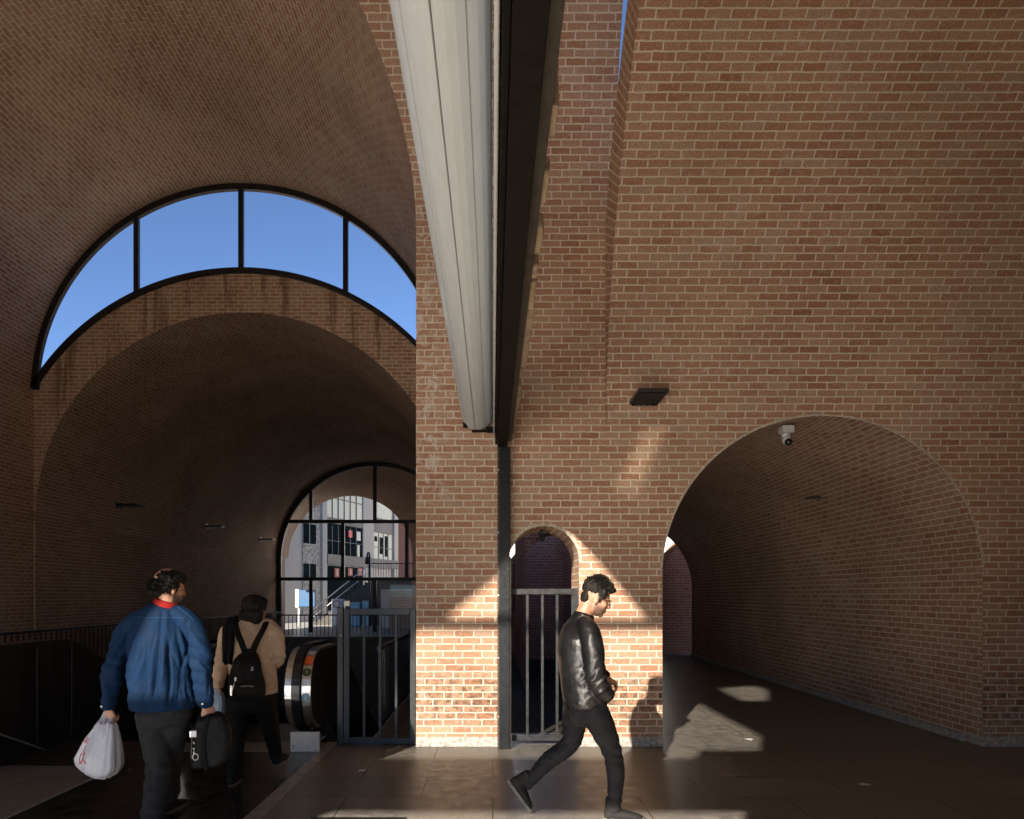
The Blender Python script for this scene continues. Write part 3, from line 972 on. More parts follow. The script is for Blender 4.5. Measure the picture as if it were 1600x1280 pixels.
po = thing('steel_post', 'black steel guide post standing against the brick pier', 'post', (.11, 7.34, 0))
bm = NB()
PYY = 7.30
box(bm, .072, .178, PYY, PYY + .12, .0, 3.138, .004)
obj('post_body', bm, MAT['post'], po)
bm = NB()
box(bm, .048, .070, PYY + .01, PYY + .12, .0, 3.17, .002)
box(bm, .180, .190, PYY + .02, PYY + .12, .0, 2.0, .001)
obj('guide_channel', bm, plain('rusty_channel', (.045, .032, .024), .6, bump=.3, var=.5, vscale=30), po)
for z in (.34, .95, 1.6, 2.25, 2.9):
    bm = NB(); bar(bm, (.059, PYY + .011, z), (.059, PYY - .004, z), .008, n=8)
    obj('bolt', bm, MAT['steel'], po)

# ------------------------------------------------------------------ gates
def gate(px0, px1, ptop, pbot, bars, Y, label, stile=.075, top=.085, leftstile=True, rightstile=True, dbl=False):
    a = at(px0, ptop, Y); b = at(px1, pbot, Y)
    g = thing('metal_gate', label, 'gate', ((a.x + b.x) / 2, Y, b.z))
    bm = NB()
    t = .025
    if dbl: box(bm, a.x, a.x + .062, Y - .035, Y + .035, .0, a.z + .015, .004)
    x0 = a.x + (.066 if dbl else 0)
    if leftstile: box(bm, x0, x0 + stile, Y - t, Y + t, b.z, a.z, .004)
    if rightstile: box(bm, b.x - stile, b.x, Y - t, Y + t, b.z, a.z, .004)
    xl = x0 + (stile + .001 if leftstile else 0); xr = b.x - (stile + .001 if rightstile else 0)
    box(bm, xl, xr, Y - t, Y + t, a.z - top, a.z, .004)
    box(bm, xl, xr, Y - t, Y + t, b.z, b.z + top, .004)
    obj('frame', bm, MAT['gate'], g)
    for x in bars:
        q = at(x, 1000, Y)
        bm = NB()
        box(bm, q.x - .0145, q.x + .0145, Y - .012, Y + .012, b.z + top - .002, a.z - top + .002, .003)
        obj('baluster', bm, MAT['gate'], g)
    return g
g1 = gate(528, 650, 951, 1162, (569, 594, 619), 7.53, 'low grey metal gate between the escalator and the brick pier', .062, .068, dbl=True)
bm = NB(); p_ = at(533, 993, 7.47); ell(bm, p_, (.018, .02, .018), n=10)
obj('latch', bm, MAT['steel'], g1)
g2 = gate(800, 905, 920, 1157, (824, 847.5, 870.5), 7.50, 'low grey metal gate closing the small brick arch', .085, .062, leftstile=False)

# ------------------------------------------------------------------ escalators
def stadium(yc, zc, r, ybend, yend, slope=math.tan(R(30)), n=20):
    """side outline of one balustrade: round newel, level run, then down the slope"""
    P = []
    for i in range(n + 1):
        a = -PI / 2 - PI * i / n
        P.append((yc + r * math.cos(a), zc + r * math.sin(a)))
    top = [(ybend - .35, zc + r)]
    for k in range(1, 7):
        f = k / 6
        top.append((ybend - .35 + .9 * f, zc + r - slope * .9 * f * f / 2))
    z1 = top[-1][1]; y1 = top[-1][0]
    top.append((yend, z1 - slope * (yend - y1)))
    bot = [(yend, z1 - slope * (yend - y1) - 2 * r), (ybend + .55, zc - r - slope * .45)]
    return P + top + bot
def extr(bm, P, x0, x1, mi=0):
    tris = tessellate_polygon([[Vector((a, b, 0)) for a, b in P]])
    for t in tris:
        face(bm, [(x1, P[i][0], P[i][1]) for i in t], mi=mi)
        face(bm, [(x0, P[i][0], P[i][1]) for i in reversed(t)], mi=mi)
    n = len(P)
    for i in range(n):
        a, b = P[i], P[(i + 1) % n]
        f = face(bm, [(x0, a[0], a[1]), (x1, a[0], a[1]), (x1, b[0], b[1]), (x0, b[0], b[1])], mi=mi)
        if f and i < 20: f.smooth = True
def balustrade(parent, xa, xb, yn, ybend, yend, steel_end=True):
    """xa..xb across; returns nothing; parts: body, rim, handrail"""
    zc, r = .585, .44
    w = xb - xa
    bm = NB(); extr(bm, stadium(yn, zc, r - .035, ybend, yend), xa + .002, xb - .004)
    obj('balustrade_panel', bm, MAT['darksteel'], parent)
    bm = NB()
    o1, i1 = stadium(yn, zc, r, ybend, yend), stadium(yn, zc, r - .034, ybend, yend)
    def band(bm, x0, x1, lo_, hi_):
        for i in range(27):
            a, b = hi_[i], hi_[i + 1]; c, d = lo_[i + 1], lo_[i]
            f = face(bm, [(x0, *a), (x1, *a), (x1, *b), (x0, *b)]); 
            if f: f.smooth = True
            face(bm, [(x0, *a), (x0, *b), (x0, *c), (x0, *d)]); face(bm, [(x1, *a), (x1, *d), (x1, *c), (x1, *b)])
    band(bm, xa, xa + w * .26, i1, o1)
    band(bm, xa + w * .64, xb, i1, o1)
    obj('steel_rim', bm, MAT['steel'], parent)
    bm = NB()
    o2 = stadium(yn, zc, r + .040, ybend, yend)
    band(bm, xa + w * .29, xa + w * .61, i1, o2)
    obj('handrail', bm, MAT['rubber'], parent)
def steps(parent, x0, x1, y0, y1):
    bm = NB()
    y, z = y0, -.02
    # comb plate and three level treads, then the flight
    face(bm, [(x0, y0 - .5, -.006), (x1, y0 - .5, -.006), (x1, y0, -.006), (x0, y0, -.006)])
    lev = 0
    while y < y1:
        d = .40
        nz = z - (.0 if lev < 2 else .231)
        face(bm, [(x0, y, z), (x1, y, z), (x1, y + d, z), (x0, y + d, z)])
        face(bm, [(x0, y + d, z), (x1, y + d, z), (x1, y + d, nz), (x0, y + d, nz)])
        y += d; z = nz; lev += 1
    obj('steps', bm, MAT['darksteel'], parent)
ea = thing('escalator', 'escalator with a rounded steel newel end, going down beside the low gate', 'escalator', (-2.7, 8, 0))
balustrade(ea, -2.17, -1.90, 7.77, 8.75, 20)
balustrade(ea, -3.52, -3.25, 7.77, 8.75, 20)
steps(ea, -3.24, -2.18, 7.66, 20)
bm = NB(); box(bm, -2.06, -1.765, 7.16, 7.20, .006, .205, .003)
pl = obj('base_plate', bm, MAT['white'], ea)
def onfront(x, z, y): return Matrix.Translation((x, y, z)) @ Matrix.Rotation(PI / 2, 4, 'X')
obj('number', text_mesh('2', .05, onfront(-2.03, .055, 7.159)), MAT['ink'], pl)
obj('number', text_mesh('1', .035, onfront(-1.88, .045, 7.159)), MAT['ink'], pl)
bm = NB(); box(bm, -1.815, -1.785, 7.157, 7.1595, .018, .023)
obj('mark', bm, MAT['ink'], pl)
# stickers wrapped on the right steel strip of the newel
def onnewel(ang, lift=.003, x=-1.949, r=.44, yn=7.77, zc=.585):
    """frame tangent to the newel at angle ang above horizontal; local x = world x, local y = up along the curve"""
    nrm = Vector((0, -math.cos(ang), math.sin(ang)))
    up = Vector((0, math.sin(ang), math.cos(ang)))
    c = Vector((x, yn, zc)) + nrm * (r + lift)
    return Matrix.Translation(c) @ Matrix((Vector((1, 0, 0)), up, nrm)).transposed().to_4x4()
def disc(bm, M, rx, ry, n=28):
    face(bm, [M @ Vector((rx * math.cos(2 * PI * i / n), ry * math.sin(2 * PI * i / n), 0)) for i in range(n)])
def rect(bm, M, x0, x1, y0, y1):
    face(bm, [M @ Vector(p) for p in ((x0, y0, 0), (x1, y0, 0), (x1, y1, 0), (x0, y1, 0))])
def figure(bm, M, s, walk=True):
    """little standing person pictogram"""
    disc(bm, M @ Matrix.Translation((0, .62 * s, .0012)), .16 * s, .16 * s, 14)
    for (x0, y0, x1, y1, w) in ((0, .42, 0, -.05, .15), (-.02, -.05, -.22, -.62, .09), (.02, -.05, .24, -.62, .09), (0, .35, -.34, .02, .07), (0, .35, .34, .08, .07)):
        a, b = Vector((x0 * s, y0 * s, .0012)), Vector((x1 * s, y1 * s, .0012))
        d = (b - a).normalized(); q = Vector((-d.y, d.x, 0)) * w * s
        face(bm, [M @ (a + q), M @ (b + q), M @ (b - q), M @ (a - q)])
M1 = onnewel(R(62)); bm = NB(); rect(bm, M1, -.046, .046, -.016, .016)
obj('sticker', bm, MAT['white'], ea)
M1 = onnewel(R(48)); bm = NB(); rect(bm, M1, -.046, .046, -.062, .050)
st = obj('sticker', bm, MAT['red'], ea)
M2 = onnewel(R(47), .0045); bm = NB(); 
for i in range(28):
    a, b = 2 * PI * i / 28, 2 * PI * (i + 1) / 28
    face(bm, [M2 @ Vector((r * math.cos(t), r * math.sin(t), 0)) for r, t in ((.036, a), (.036, b), (.041, b), (.041, a))])
figure(bm, M2, .034)
obj('pictogram', bm, plain('orange_ink', (.75, .28, .05), .5), st)
M1 = onnewel(R(28)); bm = NB(); disc(bm, M1, .045, .047)
st = obj('sticker', bm, MAT['green'], ea)
bm = NB(); figure(bm, onnewel(R(28), .0042), .036); obj('pictogram', bm, plain('yellow_ink', (.45, .34, .08), .5), st)
M1 = onnewel(R(-7)); bm = NB(); disc(bm, M1, .045, .050)
st = obj('sticker', bm, MAT['bluestk'], ea)
bm = NB(); figure(bm, onnewel(R(-7), .0042), .040); obj('pictogram', bm, plain('grey_ink', (.62, .60, .52), .5), st)

eb = thing('escalator', 'shadowed escalator with tall dark side cladding, along the left wall', 'escalator', (-4.2, 7, 0))
def cladding(parent, xa, xb, yn, ybend, yend):
    bm = NB(); Pq = stadium(yn, .56, .56, ybend, yend)
    extr(bm, Pq, xa, xb)
    obj('balustrade_panel', bm, MAT['darksteel'], parent)
    bm = NB()
    for y in (7.26, 7.86):
        box(bm, xb - .002, xb + .004, y - .003, y + .003, .02, 1.05)
    z = .34
    bar(bm, (xb + .03, 6.4, .40), (xb + .03, 10.5, -1.40), .012, n=8)
    obj('seam', bm, plain('dull_steel', (.16, .15, .14), .5, metal=.6), parent)
cladding(eb, -4.95, -4.70, 6.2, 7.9, 20)
steps(eb, -4.69, -3.53, 6.62, 19)
# landing in front of the escalator
ld = thing('landing_plate', 'dark polished landing plate in front of the escalator', 'floor plate', (-2.6, 5, 0))
bm = NB(); box(bm, -3.46, -1.78, -2, 7.15, -.05, .006, .002)
obj('plate', bm, MAT['landing'], ld)
bm = NB(); box(bm, -1.778, -1.66, -2, 7.64, -.05, .009, .002); box(bm, -3.50, -3.462, -2, 6.6, -.05, .008, .002)
obj('edge_strip', bm, MAT['strip'], ld)
bm = NB(); box(bm, -1.30, -.62, 4.15, 5.06, -.04, .005, .001)
tag(obj('drain_cover', bm, MAT['black']), 'dark square cover plate set in the floor at the bottom edge', 'cover plate')

# ------------------------------------------------------------------ railings round the pit
def rail(pts, h, sp, label, post=.022, m='black', foot=.06):
    """pts: list of 3D points along the base line"""
    g = thing('railing', label, 'railing', pts[0])
    bm = NB()
    for a, b in zip(pts[:-1], pts[1:]):
        a, b = Vector(a), Vector(b)
        bar(bm, a + Vector((0, 0, h)), b + Vector((0, 0, h)), .026, square=True)
        bar(bm, a + Vector((0, 0, foot)), b + Vector((0, 0, foot)), .018, square=True)
    obj('rail', bm, MAT[m], g)
    bm = NB()
    for a, b in zip(pts[:-1], pts[1:]):
        a, b = Vector(a), Vector(b)
        n = max(1, int((b - a).length / sp))
        for k in range(n + 1):
            p = a.lerp(b, k / n)
            bar(bm, p + Vector((0, 0, foot)), p + Vector((0, 0, h)), post / 2, square=True)
    o = obj('balusters', bm, MAT[m], g)
    o['kind'] = 'stuff'
    return g
rail([(-8.55, 4.0, 0), (-8.55, 28.4, 0)], .92, .16, 'long black railing along the left wall of the tunnel')
rail([(-8.5, 28.2, -.2), (-.95, 28.2, -.2)], 1.0, .16, 'black railing across the foot of the far arched window')
rail([(-1.34, 8.3, 0), (-1.34, 27.5, 0)], .97, .13, 'black railing behind the low gate, right of the escalator')
bm = NB()
box(bm, -8.6, -1.36, 26.9, 27.2, -1.6, -.05)
tag(obj('concrete_slab', bm, MAT['concrete']), 'grey concrete edge below the far railing', 'slab')

# ------------------------------------------------------------------ fixtures
def flood(loc, d, label, grp=None):
    """flat louvred floodlight sticking out horizontally; d = unit vector pointing away from the wall"""
    g = thing('floodlight', label, 'floodlight', loc, math.atan2(d[1], d[0]) + PI / 2, grp)
    M = Matrix.Translation(loc) @ Matrix.Rotation(math.atan2(d[1], d[0]) + PI / 2, 4, 'Z')
    bm = NB()
    box(bm, -.15, .15, -.50, -.03, -.028, .008, .004, M=M)
    box(bm, -.15, .15, -.012, 0, -.08, .06, .004, M=M)
    obj('housing', bm, MAT['black'], g)
    bm = NB()
    for k in range(14):
        y = -.47 + k * .032
        box(bm, -.13, .13, y, y + .010, -.046, -.032, M=M)
    obj('louvre', bm, MAT['black'], g)
    bm = NB()
    box(bm, -.07, .07, -.03, -.012, -.05, .03, .004, M=M)
    for k in (-.06, 0, .06): bar(bm, M @ Vector((k, -.06, -.032)), M @ Vector((k, -.06, -.05)), .012, n=10)
    obj('bracket', bm, plain('grey_bracket', (.2, .2, .19), .5), g)
    return g
flood((1.585, WY - .002, 3.63), (0, -1), 'black louvred floodlight on the brick wall above the right tunnel')
for Y, lab in ((16.5, 'nearest of the three black floodlights along the dark tunnel wall'), (21.6, 'middle one of the three black floodlights along the dark tunnel wall'), (26.6, 'farthest of the three black floodlights along the dark tunnel wall')):
    zz = 3.72
    xx = VXC - math.sqrt(TR ** 2 - (zz - TS) ** 2) + .02
    flood((xx, Y, zz), (1, 0), lab, 'floodlights along the tunnel wall')
cc = thing('security_camera', 'small white dome security camera under the crown of the right tunnel', 'camera', (3.2, 7.66, 3.45))
bm = NB(); box(bm, 3.13, 3.26, 7.60, 7.73, 3.36, 3.44, .008); obj('bracket', bm, MAT['white'], cc)
bm = NB(); bar(bm, (3.19, 7.66, 3.362), (3.19, 7.66, 3.31),   .056, .046, n=20); ell(bm, (3.19, 7.64, 3.285), (.050, .050, .055))
obj('housing', bm, MAT['white'], cc)
bm = NB(); ell(bm, (3.195, 7.605, 3.255), (.042, .040, .042)); obj('lens', bm, MAT['black'], cc)
hk = thing('wall_spotlight', 'tiny black spotlight under the crown of the small arch', 'spotlight', (.53, 7.75, 2.3))
bm = NB(); bar(bm, (.53, 7.75, 2.325), (.53, 7.75, 2.27), .010); box(bm, .49, .60, 7.72, 7.78, 2.275, 2.30, .004); bar(bm, (.53, 7.72, 2.25), (.55, 7.80, 2.22), .030, n=12)
obj('lamp_head', bm, MAT['black'], hk)
bm = NB()
res = bmesh.ops.create_circle(bm, segments=4, radius=.01)
bmesh.ops.delete(bm, geom=bm.verts[:], context='VERTS')
c_ = at(1190, 762, 10.0)
for i in range(18):
    a, b = 2 * PI * i / 20, 2 * PI * (i + 1) / 20
    bar(bm, (4.55 + .09 * math.cos(a), 10 + .12 * math.sin(a), 2.98), (4.55 + .09 * math.cos(b), 10 + .12 * math.sin(b), 2.98 + .01), .006, n=6)
bar(bm, (4.64, 10, 2.98), (4.74, 10, 3.02), .006, n=6)
tag(obj('wire_hook', bm, MAT['black']), 'thin bent wire hook sticking out of the right tunnel lining', 'hook')
# scraps on the floor
rnd = random.Random(5)
for (x, y, w, lab) in ((1352, 1227, .05, 'pale scrap of litter on the dark floor right of the tunnel patch'), (566, 1205, .045, 'crumpled scrap on the floor in front of the low gate'), (1171, 1156, .06, 'bright paper scrap in the sunlit patch of the tunnel floor')):
    Y = F * CH / (y - VY); X = (x - VX) * Y / F
    bm = NB()
    pts = [(X + w * math.cos(a) * rnd.uniform(.6, 1.1), Y + w * .9 * math.sin(a) * rnd.uniform(.6, 1.1)) for a in lin(0, 2 * PI, 8)[:-1]]
    c = bm.verts.new((X, Y, .016))
    vs = [bm.verts.new((p[0], p[1], .006 + .008 * rnd.random())) for p in pts]
    for i in range(8): bm.faces.new((vs[i], vs[(i + 1) % 8], c))
    r_ = bmesh.ops.extrude_face_region(bm, geom=bm.faces[:])
    for v in [e for e in r_['geom'] if isinstance(e, bmesh.types.BMVert)]: v.co.z -= .003
    tag(obj('paper_scrap', bm, MAT['white']), lab, 'litter')

# ------------------------------------------------------------------ what is outside beyond the far window
BO, BD = Vector((-10.7, 45.0, 0)), Vector((1.4, 3.9, 0))
BLn = BD.length
BU = BD.normalized(); BN_ = Vector((BU.y, -BU.x, 0))
def fac(x, y):
    """photo pixel -> (u, z) on the facade plane"""
    k = (x - VX) / F
    t = (k * BO.y - BO.x) / (BD.x - k * BD.y)
    Y = BO.y + BD.y * t
    return t * BLn, CH - (y - VY) * Y / F
def fpt(u, z, off=0.0): return BO + BU * u + Vector((0, 0, z)) + BN_ * off
off_b = thing('office_building', 'grey stone office building with glass bays seen through the far window', 'building', BO)
fstone = plain('facade_stone', (.40, .36, .32), .8, bump=.3, bscale=4, var=.06, vscale=.5)
frough = plain('rough_stone', (.33, .30, .26), .95, bump=1.0, bscale=5, var=.45, vscale=6)
fdark = plain('dark_spandrel', (.085, .08, .078), .6, var=.12, vscale=1)
fglass = plain('dark_window_glass', (.010, .016, .018), .5, var=.3, spec=.0, vscale=.6)
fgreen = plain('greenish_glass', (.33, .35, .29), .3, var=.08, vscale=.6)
fredw = plain('red_stone', (.12, .045, .036), .9, var=.15, vscale=2)
def slabf(x0, x1, y0, y1, off, th, name, m, parent=off_b, zc=None):
    u0, _ = fac(x0, y0); u1, _ = fac(x1, y0); xm = (x0 + x1) / 2
    z1 = fac(xm, y0)[1]; z0 = fac(xm, y1)[1]
    bm = NB()
    M = Matrix((BU, BN_, Vector((0, 0, 1)))).transposed().to_4x4()
    M.translation = BO
    box(bm, u0, u1, off - th, off, z0, z1, M=M)
    return obj(name, bm, m, parent)
u0 = fac(425, 900)[0]; u1 = fac(660, 900)[0]
bm = NB()
M = Matrix((BU, BN_, Vector((0, 0, 1)))).transposed().to_4x4(); M.translation = BO
box(bm, u0 - 6, fac(618, 900)[0], -8, 0, -.1, 13.0, M=M)
obj('wall', bm, fstone, off_b)
bm = NB(); box(bm, fac(618.5, 900)[0], u1 + 8, -9, -.6, -.1, 11, M=M); obj('red_wing', bm, fredw, off_b)
slabf(472, 500, 700, 960, .05, .1, 'stone_cladding', frough)
slabf(501, 508, 700, 990, .16, .2, 'pilaster', fstone)
slabf(508.3, 565, 726, 812, .06, .1, 'glass_bay', fgreen)
slabf(508.3, 565, 812.5, 821, .10, .15, 'spandrel', fdark)
slabf(565.3, 582, 740, 940, .12, .15, 'pilaster', fstone)
slabf(508.3, 565, 821.5, 870, .06, .1, 'glass_bay', fglass)
slabf(508.3, 618, 871, 886, .20, .25, 'spandrel', fdark)
slabf(582.5, 612, 812, 833, .10, .15, 'spandrel', fdark)
slabf(582.5, 612, 834, 881, .06, .1, 'glass_bay', fgreen)
slabf(582.5, 612, 745, 811, .06, .1, 'glass_bay', fgreen)
slabf(613, 619, 740, 960, .18, .2, 'pilaster', fstone)
slabf(508.3, 582, 886.5, 960, .06, .1, 'shopfront', fglass)
for (x0, x1, y0, y1) in ((473, 492, 819, 850), (473, 492, 881, 903)):
    w = slabf(x0, x1, y0, y1, .09, .12, 'window', fglass)
    slabf(x0 - .8, x1 + .8, y1, y1 + 2, .14, .1, 'sill', fstone, w)
    slabf(x0 + 8, x0 + 9, y0, y1, .11, .05, 'frame', MAT['black'], w)
for k in range(1, 6): slabf(508 + k * 9.4, 508.7 + k * 9.4, 726, 812, .10, .05, 'glazing_bar', fdark)
slabf(508.3, 565, 781.5, 782.7, .11, .06, 'glazing_bar', fdark)
for k in range(1, 6): slabf(508 + k * 9.4, 508.6 + k * 9.4, 821.5, 870, .085, .04, 'glazing_bar', fdark)
slabf(508.3, 565, 847, 847.8, .09, .04, 'glazing_bar', fdark)
for k in range(1, 4): slabf(582.5 + k * 7.4, 583.2 + k * 7.4, 834, 881, .09, .05, 'glazing_bar', fdark)
slabf(582.5, 612, 856, 857, .095, .05, 'glazing_bar', fdark)
# broken sky reflections painted as pale and dark slabs on the panes
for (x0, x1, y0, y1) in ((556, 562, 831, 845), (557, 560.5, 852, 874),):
    slabf(x0, x1, y0, y1, .075, .03, 'sky_reflection', fgreen)
for (x0, x1, y0, y1) in ((592, 597, 840, 866), (600, 604, 838, 870), (584, 588, 838, 846)):
    slabf(x0, x1, y0, y1, .075, .03, 'reflection_break', fglass)
slabf(540.5, 546, 829, 840, .22, .06, 'red_sign', plain('red_sign', (.55, .02, .05), .5))
for (x, h) in ((521, 14), (542, 12), (557, 12)):
    slabf(x, x + 7, 888, 888 + h, .10, .04, 'poster', plain('red_poster', (.30, .03, .02), .6))
    slabf(x + 2, x + 5, 890, 890 + h - 4, .115, .02, 'poster', plain('skin_poster', (.45, .26, .18), .6))

def slab3(bm, a, b, th=.12, dz=0):
    pass
sg = thing('shop_sign', 'bright blue street sign seen through the far window', 'sign', at(478, 935, 37))
a = at(463, 922, 37); b = at(492, 948, 37)
bm = NB(); box(bm, a.x, b.x, 37, 37.25, b.z, a.z, .02); obj('sign_panel', bm, plain('sky_blue', (.006, .055, .13), .6, var=.2, vscale=2), sg)
bm = NB(); box(bm, a.x - .05, a.x + .12, 36.97, 37.28, b.z - .04, a.z + .04, .01); bar(bm, (a.x + .1, 37.12, -.02), (a.x + .1, 37.12, b.z), .05); obj('sign_post', bm, MAT['white'], sg)
lp = thing('street_lamp', 'black street lamp with a hanging hooked head beyond the far window', 'street lamp', at(577.5, 950, 36))
a = at(577.5, 955, 36); t = at(577.5, 870, 36)
bm = NB()
bar(bm, (a.x, 36, 0), (t.x, 36, t.z), .055)
for i in range(12):
    q0, q1 = PI * i / 12, PI * (i + 1) / 12
    bar(bm, (t.x - .06 + .06 * math.cos(q0) , 36, t.z + .22 * math.sin(q0)), (t.x - .06 + .06 * math.cos(q1), 36, t.z + .22 * math.sin(q1)), .045)
obj('pole', bm, MAT['black'], lp)
bm = NB(); bar(bm, (t.x - .13, 36, t.z + .02), (t.x - .13, 36, t.z - .28), .06, .13, n=12); ell(bm, (t.x - .13, 36, t.z - .30), (.12, .12, .10)); obj('lamp_head', bm, MAT['black'], lp)
# outside stairs with railing
stg = thing('outdoor_stairs', 'outdoor stair with a pale handrail rising to a landing beyond the far window', 'stairs', at(530, 960, 38))
a = at(490, 958, 38); b = at(580, 905, 38)
bm = NB()
ns_ = 16
for k in range(ns_):
    x0 = a.x + (b.x - a.x) * k / ns_; x1 = a.x + (b.x - a.x) * (k + 1) / ns_
    z1 = -.02 + (b.z + .0) * (k + 1) / ns_
    box(bm, x0, x1 - .002, 38.1, 40.0, -.02, max(.02, z1))
box(bm, b.x, b.x + 2.6, 38.1, 40, -.02, b.z)
obj('treads', bm, plain('dark_stair_stone', (.055, .05, .045), .9, var=.2), stg)
bm = NB()
def hz_(x): return (b.z) * (x - a.x) / (b.x - a.x) if x < b.x else b.z
bar(bm, (a.x, 38, hz_(a.x) + .85), (b.x, 38, b.z + .85), .03)
bar(bm, (a.x, 38, hz_(a.x) + .45), (b.x, 38, b.z + .45), .02)
obj('handrail', bm, plain('pale_rail', (.55, .54, .52), .4), stg)
bm = NB()
x = a.x
while x < b.x + 2.5:
    bar(bm, (x, 38, max(0, hz_(x))), (x, 38, hz_(x) + .85), .012, n=5); x += .14
bar(bm, (b.x, 38, b.z + .85), (b.x + 2.6, 38, b.z + .85), .03)
o = obj('balusters', bm, MAT['black'], stg)
bw = thing('garden_wall', 'low brick terrace wall with a pale corner pier beyond the far window', 'wall', at(610, 955, 34.5))
a = at(597, 923, 34.5); b = at(660, 960, 34.5)
bm = NB(); box(bm, a.x + .35, b.x, 34.5, 34.9, 0, a.z); obj('masonry', bm, MAT['far'], bw)
bm = NB(); box(bm, a.x - .05, a.x + .36, 34.42, 34.95, 0, a.z + .06, .02); box(bm, a.x + .362, b.x, 34.45, 34.95, a.z, a.z + .07, .01); obj('coping', bm, MAT['pale'], bw)
cn = thing('kiosk', 'small white and blue kiosk cabinets behind the far railing', 'kiosk', at(540, 955, 37.5))
for (x0, x1, y0, y1, m) in ((518, 534, 936, 952, 'white'), (548, 562, 941, 953, 'bluestk'), (566, 574, 939, 953, 'bluestk')):
    p0 = at(x0, y0, 36.6); p1 = at(x1, y1, 36.6)
    bm = NB(); box(bm, p0.x, p1.x, 36.6, 37.2, 0, p0.z, .02); obj('cabinet', bm, MAT[m], cn)
bm = NB(); p0 = at(526, 944, 36.6)
for i in range(16):
    a_, b_ = 2 * PI * i / 16, 2 * PI * (i + 1) / 16
    bar(bm, (p0.x + .18 * math.cos(a_), 36.58, p0.z + .18 * math.sin(a_)), (p0.x + .18 * math.cos(b_), 36.58, p0.z + .18 * math.sin(b_)), .02, n=5)
obj('ring_mark', bm, MAT['black'], cn)
# ------------------------------------------------------------------ people
def cloth(name, c, rough, bump, bscale, spec=.3, var=.15, sheen=0.0, stretch=None):
    m = plain(name, c, rough, bump=bump, bscale=bscale, var=var, vscale=9, spec=spec, stretch=stretch)
    m.node_tree.nodes['Principled BSDF'].inputs['Sheen Weight'].default_value = sheen
    return m
def skinmat():
    m, nt, nd, lk, bs = newmat('skin')
    at_ = N(nt, 'ShaderNodeAttribute', attribute_name='beard')
    tc = N(nt, 'ShaderNodeTexCoord').outputs['Object']
    n1 = noise_(nt, tc, 22, 4)
    n2 = noise_(nt, tc, 420, 2)
    base = mixc(nt, mapr(nt, n1, .3, .7), (.34, .165, .105), (.46, .25, .165))
    col = mixc(nt, math_(nt, 'MULTIPLY', at_.outputs['Fac'], mapr(nt, n2, .2, .7, .55, .95)), base, (.035, .024, .019))
    lk.new(col, bs.inputs['Base Color'])
    bs.inputs['Roughness'].default_value = .48
    bs.inputs['Subsurface Weight'].default_value = .12
    bs.inputs['Subsurface Radius'].default_value = (.01, .004, .002)
    bp = N(nt, 'ShaderNodeBump'); bp.inputs['Strength'].default_value = .15; bp.inputs['Distance'].default_value = .002
    lk.new(noise_(nt, tc, 260, 3), bp.inputs['Height']); lk.new(bp.outputs[0], bs.inputs['Normal'])
    return m
MAT['skin'] = skinmat()
MAT['hair'] = cloth('black_hair', (.009, .007, .006), .62, .9, 90, .18, .4, stretch=(1, 1, .25))
MAT['leather'] = cloth('black_leather', (.007, .007, .008), .37, .25, 260, .38, .3)
MAT['jeans'] = cloth('black_jeans', (.014, .0145, .017), .85, .5, 320, .2, .3)
MAT['shoe'] = cloth('black_suede', (.013, .012, .012), .8, .4, 200, .25, .3)
MAT['sole'] = cloth('grey_sole', (.10, .095, .09), .6, .2, 90, .4, .2)
MAT['blue'] = cloth('blue_cotton', (.0018, .0160, .050), .80, .35, 380, .18, .15, .0)
MAT['stitch'] = cloth('pale_blue_seam', (.012, .045, .11), .8, .2, 380)
MAT['redcol'] = cloth('red_knit', (.24, .007, .006), .8, .6, 300)
MAT['charcoal'] = cloth('charcoal_trousers', (.020, .020, .022), .9, .5, 300, .2, .25)
MAT['tan'] = cloth('tan_cotton', (.46, .33, .23), .85, .4, 300, .2, .12, .1)
MAT['blackcloth'] = cloth('black_cloth', (.005, .005, .0055), .85, .5, 200, .2, .3)
MAT['nylon'] = cloth('black_nylon', (.006, .006, .006), .6, .5, 240, .2, .3)

